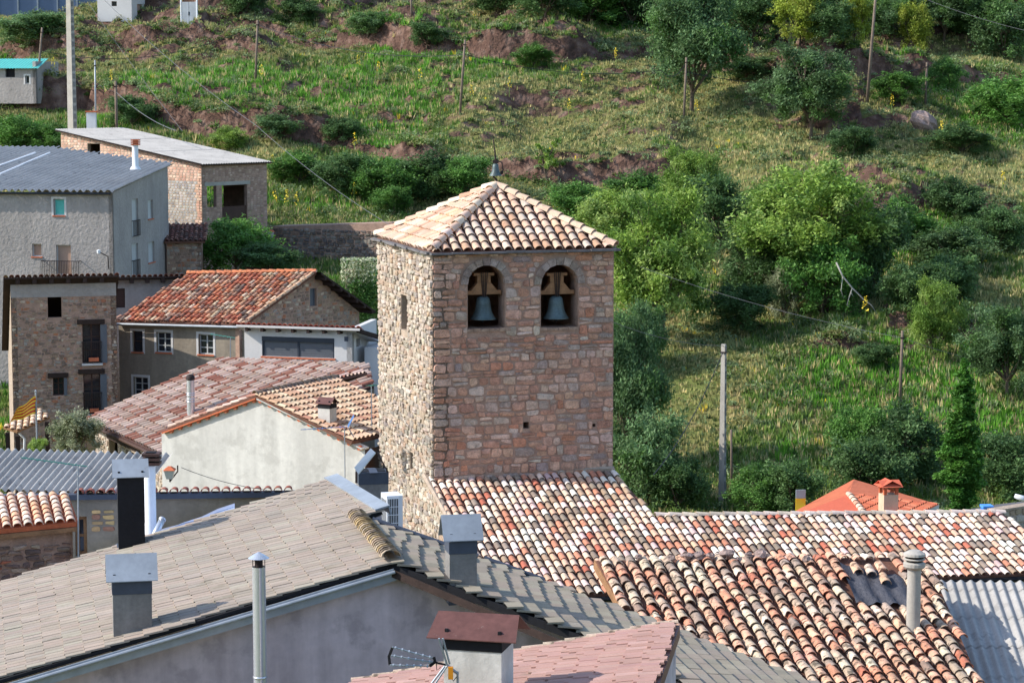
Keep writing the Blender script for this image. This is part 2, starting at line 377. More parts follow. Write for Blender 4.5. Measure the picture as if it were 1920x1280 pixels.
def railing(T, fr, s0, s1, z0, z1, b=.12, n=12, name='balcony_railing'):
    mb = MB()
    for z in (z0, z1): mb.box(fr, s0, s1, b - .015, b + .015, z - .02, z + .02)
    for i in range(n + 1):
        s = s0 + (s1 - s0) * i / n; mb.box(fr, s - .01, s + .01, b - .01, b + .01, z0, z1)
    for s in (s0, s1): mb.box(fr, s - .012, s + .012, -.05, b, z1 - .02, z1 + .015)
    return T.part(name, mb, M['iron'])
# --- stones
def pillow(mb, fr, quad, proud, col, inset=.16, base=-.03):
    pts = []
    for i in range(4):
        p = V(quad[i]); a = V(quad[i - 1]); b = V(quad[(i + 1) % 4]); k = rnd.uniform(.1, .24)
        pts += [p + (a - p) * k, p + (b - p) * k]
    pts = [p + V((rnd.gauss(0, .006), rnd.gauss(0, .006))) for p in pts]
    c = sum(pts, V((0, 0))) / 8
    r0 = [fr.pt(p.x, base, p.y) for p in pts]
    r1 = [fr.pt(*(lambda q, o: (q.x, o, q.y))(p + (c - p) * inset * rnd.uniform(.7, 1.3), proud * rnd.uniform(.72, 1.05))) for p in pts]
    ce = fr.pt(c.x, proud * rnd.uniform(.95, 1.2), c.y); n = 8
    mb.mesh(r0 + r1 + [ce], [(i, (i + 1) % n, n + (i + 1) % n, n + i) for i in range(n)] + [(n + i, n + (i + 1) % n, 2 * n) for i in range(n)], col)
def masonry(z0, z1, spans, hh, ww, j=.02, gap=.018, split=.15):
    """rough courses between z0 and z1; spans(za, zb) -> free intervals along the wall; returns stone quads"""
    out = []; z = z0
    while z < z1 - hh[0] * .5:
        h = min(rnd.uniform(*hh), z1 - z)
        for a, b in spans(z, z + h):
            s = a
            while s < b - .05:
                w = rnd.uniform(*ww) * (1.25 if rnd.random() < .15 else 1)
                if b - (s + w) < ww[0] * .6: w = b - s
                def q(x0, x1, y0, y1): out.append([(x0 + gap + rnd.gauss(0, j * .5), y0 + gap + rnd.gauss(0, j)), (x1 - gap + rnd.gauss(0, j * .5), y0 + gap + rnd.gauss(0, j)), (x1 - gap + rnd.gauss(0, j * .5), y1 - gap * .6 + rnd.gauss(0, j)), (x0 + gap + rnd.gauss(0, j * .5), y1 - gap * .6 + rnd.gauss(0, j))])
                if rnd.random() < split and h > hh[0] * 1.2:
                    m = z + h * rnd.uniform(.4, .6); q(s, s + w, z, m); q(s, s + w, m, z + h)
                else: q(s, s + w, z, z + h)
                s += w
        z += h
    return out
def set_stones(T, parent, fr, quads, proud, pal, mat_, name='stone', maxn=300, vis=None):
    def size(q): return abs(q[1][0] - q[0][0]) * abs(q[2][1] - q[1][1])
    def seen(q):
        x, y = proj(fr.pt((q[0][0] + q[2][0]) / 2, 0, (q[0][1] + q[2][1]) / 2)); return 0 < x < 1920 and 0 < y < 1280 and (vis is None or vis(x, y))
    quads = sorted(quads, key=lambda q: (not seen(q), -size(q))); J = MB()
    for i, q in enumerate(quads):
        c = lin(pick(pal)); p = rnd.uniform(*proud)
        if i < maxn and seen(q):
            mb = MB(); pillow(mb, fr, q, p, c); T.part(name, mb, mat_, parent)
        else: pillow(J, fr, q, p, c)
    if J.f: T.part(name + '_field', J, mat_, parent, kind='stuff')
# --- chimneys and antennas
def hood(T, fr, w, d, h, z, mat_, name='hood', over=0., tilt=0.):
    """folded sheet roof: ridge along fr.X, open ends"""
    mb = MB(); t = .012
    for s in (1, -1):
        a = [fr.pt(-w / 2, 0, z + h), fr.pt(w / 2, 0, z + h), fr.pt(w / 2 + over, s * d / 2, z), fr.pt(-w / 2 - over, s * d / 2, z)]
        b = [p - V((0, 0, t)) for p in a]
        mb.mesh(a + b, [(0, 1, 2, 3), (7, 6, 5, 4), (3, 2, 6, 7), (0, 3, 7, 4), (1, 5, 6, 2)])
    return T.part(name, mb, mat_)
def chimney(label, px0, px1, ptop, d, yw, depth, below, body, hoodm, hw, hh, hz, collar=None, collar_h=.2, group=None, over=.0, flash=True):
    A = P(px0, ptop, d); x, n = yaw(yw); B = along(A, x, px1); w = (B - A).length
    c = A + x * (w / 2) - n * (depth / 2); zt = A.z; zb = zt - below
    fr = Frame(V((c.x, c.y, 0)), x, n, (0, 0, 1)); T = Thing('chimney', label, 'chimney', (c.x, c.y, zb), group)
    mb = MB(); mb.box(fr, -w / 2, w / 2, -depth / 2, depth / 2, zb, zt - (collar_h if collar else 0)); T.part('stack', mb, body)
    if collar:
        mb = MB(); mb.box(fr, -w / 2 - .01, w / 2 + .01, -depth / 2 - .01, depth / 2 + .01, zt - collar_h, zt); T.part('collar', mb, collar)
    mb = MB()
    for a in (-1, 1):
        for b in (-1, 1): mb.box(fr, a * (w / 2 - .03) - .02, a * (w / 2 - .03) + .02, b * (depth / 2 - .03) - .02, b * (depth / 2 - .03) + .02, zt, zt + hz + .1)
    mb.box(fr, -w / 2 + .06, w / 2 - .06, -depth / 2 + .06, depth / 2 - .06, zt - .02, zt + .015); T.part('hood_support', mb, M['dark'])
    hood(T, fr, hw, max(depth * 1.25, depth + .12), hh, zt + hz, hoodm, over=over)
    if flash:
        mb = MB(); mb.box(fr, -w / 2 - .035, w / 2 + .035, -depth / 2 - .035, depth / 2 + .035, zb, zb + below * .16, j=.02); T.part('lead_flashing', mb, M['slateblue'])
    return T, fr, zb, zt
def yagi(label, base, top, dirv, n, ln, wel, matm, colr, group='television antennas', kind='yagi'):
    T = Thing('television_antenna', label, 'antenna', base, group); mb = MB(); mb.tube([base, top], .018, 6); T.part('mast', mb, M['zinc'])
    x = V(dirv).normalized(); y = x.cross(V((0, 0, 1))).normalized(); mb = MB(); mb.col = colr
    mb.tube([top - x * .2, top + x * ln], .012, 5); T.part('boom', mb, M['plastic'])
    for i in range(n):
        mb = MB(); mb.col = colr; c = top + x * (ln * (i + .5) / n); k = wel * (1 - .4 * i / n); mb.tube([c - y * k, c + y * k], .008, 4); T.part('element', mb, M['plastic'])
    mb = MB(); mb.col = colr
    for s in (1, -1): mb.mesh([top - x * .1 - y * wel, top - x * .1 + y * wel, top - x * .3 + y * wel + V((0, 0, s * .35)), top - x * .3 - y * wel + V((0, 0, s * .35))], [(0, 1, 2, 3)])
    if kind == 'reflector': T.part('reflector', mb, M['plastic'])
    return T
def wire(label, pts, r=.01, sag=.0, mat_=None, group='overhead cables', n=14):
    mb = MB(); pp = []
    for a, b in zip(pts, pts[1:]):
        for i in range(n): t = i / n; pp.append(a + (b - a) * t - V((0, 0, sag * 4 * t * (1 - t))))
    pp.append(pts[-1]); mb.tube(pp, r, 4); return plain('overhead_cable', mb, mat_ or M['cable'], label, 'cable', group)
# ------------------------------------------------------------------ terrain
_rs = np.random.RandomState(11)
_G = _rs.rand(6, 64, 64)
def vn(x, y, s, k=0):                            # smooth value noise 0..1
    x = np.asarray(x, float) / s + 31.7 * k; y = np.asarray(y, float) / s + 17.3 * k; g = _G[k % 6]
    i = np.floor(x).astype(int); j = np.floor(y).astype(int); fx = x - i; fy = y - j; fx = fx * fx * (3 - 2 * fx); fy = fy * fy * (3 - 2 * fy)
    a = g[i % 64, j % 64]; b = g[(i + 1) % 64, j % 64]; c = g[i % 64, (j + 1) % 64]; d = g[(i + 1) % 64, (j + 1) % 64]
    return (a * (1 - fx) + b * fx) * (1 - fy) + (c * (1 - fx) + d * fx) * fy
BANKS = []                                       # (xs, ys, height, width)
def hz(x, y):
    x = np.asarray(x, float); y = np.asarray(y, float)
    z = np.where(y > 105, .6 + .243 * (y - 105), np.where(y < 60, .6 + (60 - y) * .24, .6))
    z = z + np.clip((y - 100) / 20, 0, 1) * ((vn(x, y, 14, 1) - .5) * 1.4 + (vn(x, y, 5, 2) - .5) * .9 + (vn(x, y, 1.8, 3) - .5) * .45)
    for xs, ys, h, w in BANKS:
        yb = np.interp(x, xs, ys) + (vn(x, y, 3, 4) - .5) * 1.3; m = np.clip((x - xs[0]) / 3, 0, 1) * np.clip((xs[-1] - x) / 3, 0, 1)
        t = np.clip((y - yb) / w + .5, 0, 1); z = z + ((h + (vn(x, y, .9, 2) - .5) * .9) * np.clip(1.8 * vn(x, y, 6, 5) - .05, .4, 1.1)) * m * (t * t * (3 - 2 * t) - .25 * np.clip((y - yb) / 8, 0, 1))
    return z
def ground(px, py, dmin=62):
    r = ray(px, py); ds = np.arange(dmin, 320, .25); zz = 20 + r.z * ds; g = hz(r.x * ds, ds); k = np.argmax(zz < g)
    if not (zz < g).any(): k = len(ds) - 1
    d = ds[k]; return V((r.x * d, d, float(hz(r.x * d, d))))
def bank(pts, h, w=1.0):
    g = [ground(*p) for p in pts]; BANKS.append(([p.x for p in g], [p.y for p in g], h, w))
bank([(1480, 655), (1640, 655), (1780, 640), (1940, 650)], .9, .4)
bank([(1560, 395), (1700, 385), (1800, 400), (1940, 415)], 1.0, .4)
bank([(-40, 205), (160, 212), (330, 240), (500, 262), (640, 278), (760, 310), (880, 322), (1000, 338), (1120, 348), (1250, 345), (1330, 335)], 1.9, .35)
bank([(-40, 98), (120, 92), (260, 84), (400, 88), (520, 100)], 1.0, .35)
bank([(300, 45), (420, 50), (520, 72), (650, 92), (780, 100), (920, 108), (1060, 112), (1180, 112), (1280, 124), (1400, 138), (1560, 140), (1720, 142), (1940, 150)], 1.9, .35)
def terrain():
    xs = np.concatenate([np.arange(-260, -62, 9.), np.arange(-62, 62.1, .55), np.arange(71, 261, 9.)])
    ys = np.concatenate([np.arange(-120, 92, 6.), np.arange(94, 216, .36), np.arange(218, 420, 8.)])
    X, Y = np.meshgrid(xs, ys); Z = hz(X, Y); n, m = X.shape
    v = np.stack([X.ravel(), Y.ravel(), Z.ravel()], 1); i = np.arange(n * m).reshape(n, m)
    f = np.stack([i[:-1, :-1].ravel(), i[:-1, 1:].ravel(), i[1:, 1:].ravel(), i[1:, :-1].ravel()], 1)
    mt = bpy.data.materials.new('hillside_soil'); mt.use_nodes = True; t = mt.node_tree; N = t.nodes; L = t.links; b = N['Principled BSDF']; b.inputs['Roughness'].default_value = .95; b.inputs['Specular IOR Level'].default_value = .1
    geo = N.new('ShaderNodeNewGeometry'); sep = N.new('ShaderNodeSeparateXYZ'); L.new(geo.outputs['True Normal'], sep.inputs[0])
    def noise(s, d=6):
        q = N.new('ShaderNodeTexNoise'); q.inputs['Scale'].default_value = s; q.inputs['Detail'].default_value = d; L.new(geo.outputs['Position'], q.inputs['Vector']); return q.outputs['Fac']
    def ramp(f, st):
        r = N.new('ShaderNodeValToRGB'); e = r.color_ramp.elements
        e[0].position, e[0].color = st[0][0], lin(st[0][1]) + (1,); e[1].position, e[1].color = st[-1][0], lin(st[-1][1]) + (1,)
        for p, c in st[1:-1]: q = e.new(p); q.color = lin(c) + (1,)
        L.new(f, r.inputs[0]); return r.outputs[0]
    gr = ramp(noise(.35), [(.3, (84, 98, 50)), (.5, (106, 112, 62)), (.64, (134, 124, 82)), (.8, (150, 122, 92))])
    ea = ramp(noise(1.2), [(.3, (72, 56, 48)), (.5, (102, 78, 67)), (.7, (138, 114, 100))])  # bank earth, darkened so part of its shade is in the colour
    mr = N.new('ShaderNodeMapRange'); mr.inputs[1].default_value = .72; mr.inputs[2].default_value = .86; mr.inputs[3].default_value = 1; mr.inputs[4].default_value = 0; L.new(sep.outputs[2], mr.inputs[0])
    mx = N.new('ShaderNodeMix'); mx.data_type = 'RGBA'; L.new(mr.outputs[0], mx.inputs[0]); L.new(gr, mx.inputs[6]); L.new(ea, mx.inputs[7]); L.new(mx.outputs[2], b.inputs['Base Color'])
    bp = N.new('ShaderNodeBump'); bp.inputs['Strength'].default_value = .9; bp.inputs['Distance'].default_value = .5; L.new(noise(2.2, 9), bp.inputs['Height']); L.new(bp.outputs[0], b.inputs['Normal'])
    me = np_mesh('hillside', v, f, np.ones((len(f), 3), np.float32), mt, True)
    o = bpy.data.objects.new('hillside', me); COL.objects.link(o); tag(o, 'terraced hillside ground behind and under the village', 'hillside', kind='structure')
terrain()
def field(n, y0=97, y1=216, seed=3):             # random points on the hill, even over the ground the camera sees
    r = np.random.RandomState(seed); y = np.sqrt(r.rand(n) * (y1 ** 2 - y0 ** 2) + y0 ** 2); x = (r.rand(n) * 2 - 1) * (.2217 * y * 1.12 + 1); return x, y, r
def steep(x, y): return np.hypot(hz(x + .3, y) - hz(x - .3, y), hz(x, y + .3) - hz(x, y - .3)) / .6
LC = {k: np.array(lin(v)) * 1.22 for k, v in dict(lush=(94, 142, 46), mid=(104, 128, 58), dry=(150, 148, 94), sage=(122, 138, 94), dark=(70, 92, 46), yellow=(226, 200, 60), straw=(188, 172, 122)).items()}
def grass():
    n = 240000; x, y, r = field(n); px = 960 + FPX * x / y
    lush = vn(x, y, 9, 0) * .8 + vn(x, y, 2.5, 1) * .4 + .42 * np.exp(-((x + 24) / 14) ** 2 - ((y - 172) / 14) ** 2) + .2 * np.exp(-((x - 22) / 12) ** 2 - ((y - 112) / 10) ** 2) - .22 * np.exp(-((x - 4) / 15) ** 2 - ((y - 158) / 14) ** 2)
    st = steep(x, y); keep = (r.rand(n) > np.clip((st - .55) * 2.2, 0, .93)) & (r.rand(n) > np.clip(.62 - lush, 0, .5)); x, y, lush = x[keep], y[keep], lush[keep]; n = len(x)
    z = hz(x, y); h = (.13 + .28 * r.rand(n)) * (.45 + .95 * np.clip(lush, 0, 1.2)); k = 5
    ang = r.rand(n, k) * 6.283; bo = .16 * r.rand(n, k); le = .55 * h[:, None] * r.rand(n, k); wd_ = (.035 + .05 * r.rand(n, k))
    bx = x[:, None] + np.cos(ang) * bo; by = y[:, None] + np.sin(ang) * bo; tx = bx + np.cos(ang) * le; ty = by + np.sin(ang) * le; tz = z[:, None] + h[:, None] * (.6 + .5 * r.rand(n, k))
    a2 = r.rand(n, k) * 6.283; ox = np.cos(a2) * wd_; oy = np.sin(a2) * wd_; bz = np.repeat(z[:, None] - .04, k, 1)
    v = np.stack([np.stack([bx - ox, by - oy, bz], -1), np.stack([bx + ox, by + oy, bz], -1), np.stack([tx, ty, tz], -1)], 2).reshape(-1, 3); f = np.arange(len(v)).reshape(-1, 3)
    q = r.rand(n); c = np.where((lush > .85)[:, None], LC['lush'], np.where((lush > .58)[:, None], LC['mid'], LC['dry'])); c = np.where((q < .16)[:, None], LC['straw'], c); c = np.where(((q > .16) & (q < .3))[:, None], LC['sage'], c); c = np.where((q > .92)[:, None], LC['dark'], c); c = np.where(((q > .3) & (q < .302))[:, None], LC['yellow'], c)
    c = c * (.72 + .56 * r.rand(n, 1)); o = bpy.data.objects.new('grass', np_mesh('grass', v, f, np.repeat(c, k, 0), M['grass'])); COL.objects.link(o)
    tag(o, 'meadow grass and dry stalks growing over the whole hillside', 'grass', kind='stuff')
grass()
def quads(cen, size, r, upb=.35, asp=.62):       # randomly turned leaf quads
    n = len(cen); nn = r.randn(n, 3); nn[:, 2] = np.abs(nn[:, 2]) + upb; nn /= np.linalg.norm(nn, axis=1)[:, None]
    t = np.cross(nn, r.randn(n, 3)); t /= np.linalg.norm(t, axis=1)[:, None]; b = np.cross(nn, t); s = (size * (.6 + .8 * r.rand(n)))[:, None]
    t = t * s; b = b * s * asp; v = np.stack([cen - t * .8 - b * .5, cen + b - t * .1, cen + t], 1).reshape(-1, 3); return v, np.arange(3 * n).reshape(n, 3)
def scrub():
    n = 6500; x, y, r = field(n, 100, 214, 5); g = vn(x, y, 8, 3) * .6 + vn(x, y, 2.6, 2) * .4 + .3 * (steep(x, y) > .7); keep = g > .5; x, y = x[keep], y[keep]
    for xs, ys, h, w in BANKS:
        m = int((xs[-1] - xs[0]) / .3); xe = xs[0] + r.rand(m) * (xs[-1] - xs[0]); x = np.concatenate([x, xe]); y = np.concatenate([y, np.interp(xe, xs, ys) + r.uniform(-.4, 1.2, m)])
    n = len(x); R = .2 + .75 * r.rand(n) ** 2.2; k = 90
    d = r.randn(n, k, 3); d /= np.linalg.norm(d, axis=2)[:, :, None]; d[:, :, 2] = np.abs(d[:, :, 2]); rad = (R[:, None] * (.55 + .5 * r.rand(n, k)))[:, :, None]
    c = np.stack([x, y, hz(x, y)], 1)[:, None, :] + d * rad * np.array([1.35, 1.2, .8]); v, f = quads(c.reshape(-1, 3), np.full(n * k, .1), r)
    base = np.array([LC['dark'], LC['sage'] * .75, LC['mid'] * .8, LC['sage'], LC['sage'] * 1.25, LC['dry'] * .9])[r.randint(0, 6, n)]; col = np.repeat(base, k, 0) * (.7 + .6 * r.rand(n * k, 1))
    o = bpy.data.objects.new('low_scrub', np_mesh('low_scrub', v, f, col, M['leaf'])); COL.objects.link(o); tag(o, 'low thyme and sage scrub dotted over the hillside', 'scrub', kind='stuff')
scrub()
# ------------------------------------------------------------------ trees
def crown_mesh(name, seed, clumps, nl, leaf, cols, cr=.8):
    r = np.random.RandomState(seed); C = np.array([c[:3] for c in clumps]); Rr = np.array([c[3] for c in clumps]); w = Rr ** 2.2; k = r.choice(len(C), nl, p=w / w.sum())
    d = r.randn(nl, 3); d /= np.linalg.norm(d, axis=1)[:, None]; rad = Rr[k] * (.3 + .75 * r.rand(nl) ** .5) * (1 + (.1 if leaf == .085 else .25) * r.randn(nl))
    sub = r.randn(len(C), 9, 3); sub /= np.linalg.norm(sub, axis=2)[:, :, None]; p = C[k] + (d * .55 + sub[k, r.randint(0, 9, nl)] * .65) * rad[:, None] * np.array([1, 1, .85])
    v, f = quads(p, np.full(nl, leaf), r); tint = np.array([lin(c) for c in cols])[r.randint(0, len(cols), len(C))][k] * (.8 + .8 * r.rand(nl, 1)); return np_mesh(name, v, f, tint, M['leaf'])
def skeleton(seed, h, w, kind):
    """trunk and limbs (polylines with radii) and leaf clumps for a tree h tall, w wide"""
    r = random.Random(seed); limbs = []; cl = []
    if kind == 'cypress':
        limbs.append(([V((0, 0, 0)), V((0, 0, h * .9))], [.16, .03]))
        for i in range(110):
            t = (i + .5) / 110; rr = w / 2 * min(1, t * 2.6 + .5) * (1 - max(0, t - .3) / .71) ** .7 + .03; a = r.random() * 6.283; q = rr * r.uniform(.2, .62); cl.append((math.cos(a) * q, math.sin(a) * q, .03 * h + t * h * .95, rr * .3 + .04))
        return limbs, cl
    th = h * (.2 if kind == 'tree' else .12 if kind == 'shrub' else .3); lean = V((r.uniform(-.06, .06) * h, r.uniform(-.06, .06) * h, th)); stems = 1 if kind != 'shrub' else 3
    limbs.append(([V((0, 0, -.3)), lean * .5 + V((r.uniform(-.05, .05), 0, 0)), lean], [.045 * h * .5, .035 * h * .5, .028 * h * .5])); nb = 12 if kind == 'tree' else 10 if kind == 'shrub' else 9
    for i in range(nb):
        a = 6.283 * (i / nb) + r.uniform(-.4, .4); e = r.uniform(.15, 1.0); reach = w / 2 * r.uniform(.55, .95) * math.cos(e * 1.1)
        if kind == 'sapling': e = r.uniform(.7, 1.2); reach = w / 2 * r.uniform(.3, .9)
        z = th + (h - th) * (.2 + .62 * e) if kind != 'sapling' else th + (h - th) * r.uniform(.1, .95); st = lean * r.uniform(.6, 1.0); tip = V((math.cos(a) * reach, math.sin(a) * reach, min(z, h * .88))); mid = (st + tip) / 2 + V((r.uniform(-.1, .1) * w, r.uniform(-.1, .1) * w, h * .05))
        limbs.append(([st, mid, tip], [.013 * h, .009 * h, .003 * h])); k = w * (.145 if kind != 'sapling' else .1)
        cl.append((tip.x, tip.y, tip.z, k * r.uniform(.8, 1.3)))
        for q in range(6 if kind != 'sapling' else 2):
            c = mid + (tip - mid) * r.uniform(.1, 1.15) + V((r.uniform(-.2, .2) * w, r.uniform(-.2, .2) * w, r.uniform(-.1, .14) * h)); c.z = min(max(c.z, h * (.1 if kind == 'shrub' else .2)), h * .93)
            cl.append((c.x, c.y, c.z, k * r.uniform(.45, 1.05))); limbs.append(([mid, (mid + c) / 2 + V((0, 0, .03 * h)), c], [.006 * h, .004 * h, .002 * h]))
    if kind != 'sapling':
        for i in range(16 if kind == 'shrub' else 11):
            a = r.random() * 6.283; q = w / 2 * r.uniform(.35, .85 if kind == 'shrub' else .7); z = h * (r.uniform(.06, .38) if kind == 'shrub' else r.uniform(.24, .45)); cl.append((math.cos(a) * q, math.sin(a) * q, z, w * r.uniform(.09, .15)))
        for i in range(7):
            a = r.random() * 6.283; q = w / 2 * r.uniform(.3, 1.02); cl.append((math.cos(a) * q, math.sin(a) * q, h * (1.0 - .5 * (q / w * 2) ** 2) * r.uniform(.85, 1.02), w * r.uniform(.05, .09)))
    if kind != 'sapling': cl.append((0, 0, h * .55, w * .24)); cl.append((lean.x, lean.y, h * .78, w * .2))
    return limbs, cl
GREENS = dict(bright=[(124, 150, 62), (140, 164, 76), (104, 134, 54), (152, 172, 94), (96, 124, 54)], dark=[(72, 100, 54), (84, 112, 62), (94, 122, 72), (64, 90, 50)], mid=[(88, 126, 56), (98, 138, 62), (76, 112, 52)], blue=[(92, 118, 74), (104, 132, 86), (78, 104, 62), (86, 118, 60)], yellow=[(138, 150, 52), (120, 136, 48), (150, 158, 66)], olive=[(138, 146, 112), (156, 160, 130), (112, 122, 86)], cyp=[(70, 114, 42), (80, 124, 47), (62, 104, 39), (88, 130, 54)])
PROTO = {}
def proto(kind, tone, v):
    key = (kind, tone, v)
    if key not in PROTO:
        h, w, nl, leaf = dict(tree=(6.5, 6.0, 42000, .1), shrub=(3., 3.4, 17000, .075), sapling=(3.6, 2.4, 3800, .09), cypress=(7.4, 1.9, 70000, .085))[kind]
        limbs, cl = skeleton(hash((kind, v)) % 999 if False else {'tree': 10, 'shrub': 40, 'sapling': 70, 'cypress': 90}[kind] + v, h, w, kind)
        mb = MB()
        for pts, rs in limbs: mb.tube(pts, rs, 6, cap=False)
        PROTO[key] = (h, w, crown_mesh('crown', v + 5, cl, nl, leaf, GREENS[tone]), mb.data('trunk', M['bark'], None, True))
    return PROTO[key]
def tree(label, px, py, hp, wp, kind='shrub', tone='mid', v=0, group=None, cat=None, at=None, name=None):
    h, w, cm, tm = proto(kind, tone, v); g = at or ground(px, py); k = g.y / FPX
    r = bpy.data.objects.new(name or {'tree': 'broadleaf_tree', 'shrub': 'bush', 'sapling': 'young_tree', 'cypress': 'cypress_tree'}[kind], None); COL.objects.link(r); r.empty_display_size = .3
    r.location = g; r.rotation_euler = (0, 0, rnd.uniform(0, 6.28)); s = 1.18 if kind in ('tree', 'shrub') else 1.; r.scale = (s * wp * k / w, s * wp * k / w, s * hp * k / h * .96); tag(r, label, cat or ('tree' if kind != 'shrub' else 'bush'), group)
    for nm, me in (('crown', cm), ('trunk', tm)):
        o = bpy.data.objects.new(nm, me); COL.objects.link(o); o.parent = r
    return r
# ------------------------------------------------------------------ palettes
PAL_CREAM = [((216, 180, 154), 5), ((206, 166, 140), 4), ((222, 194, 172), 2.8), ((200, 152, 122), 2.4), ((196, 116, 90), .6), ((196, 176, 158), 1.5), ((220, 178, 142), 1)]
PAL_NAVE = [((234, 220, 206), 5.4), ((224, 194, 168), 5), ((214, 170, 142), 3.2), ((202, 132, 102), 2.), ((186, 104, 82), .6), ((172, 146, 122), 2.2), ((140, 124, 112), 1.4), ((220, 184, 174), 2.4), ((228, 204, 178), 2)]
PAL_OLD = [((204, 140, 108), 3), ((212, 166, 134), 3.4), ((186, 112, 86), 1.2), ((200, 174, 148), 3), ((170, 148, 130), 2), ((218, 194, 168), 2.4), ((146, 122, 108), 1.2), ((206, 154, 126), 2.4)]
PAL_HOUSE = [((202, 122, 84), 3), ((186, 104, 76), 2.4), ((208, 152, 116), 3), ((176, 130, 106), 2), ((214, 184, 152), .8), ((150, 98, 78), 1.6), ((126, 106, 94), .8)]
PAL_RED = [((186, 158, 142), 5), ((172, 142, 126), 4), ((160, 112, 94), 1.6), ((148, 92, 76), 1), ((194, 170, 154), 2)]
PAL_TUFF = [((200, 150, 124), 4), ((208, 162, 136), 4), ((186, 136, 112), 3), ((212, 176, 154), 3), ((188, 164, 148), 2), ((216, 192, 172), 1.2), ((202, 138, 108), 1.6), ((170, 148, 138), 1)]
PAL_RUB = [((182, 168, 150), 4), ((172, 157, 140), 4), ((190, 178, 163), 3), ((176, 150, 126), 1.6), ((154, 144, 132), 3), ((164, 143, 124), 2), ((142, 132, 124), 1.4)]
PAL_VILL = [((150, 126, 106), 4), ((132, 112, 98), 3), ((170, 142, 116), 3), ((176, 116, 84), 1.4), ((158, 148, 136), 2), ((190, 170, 146), 1.2)]

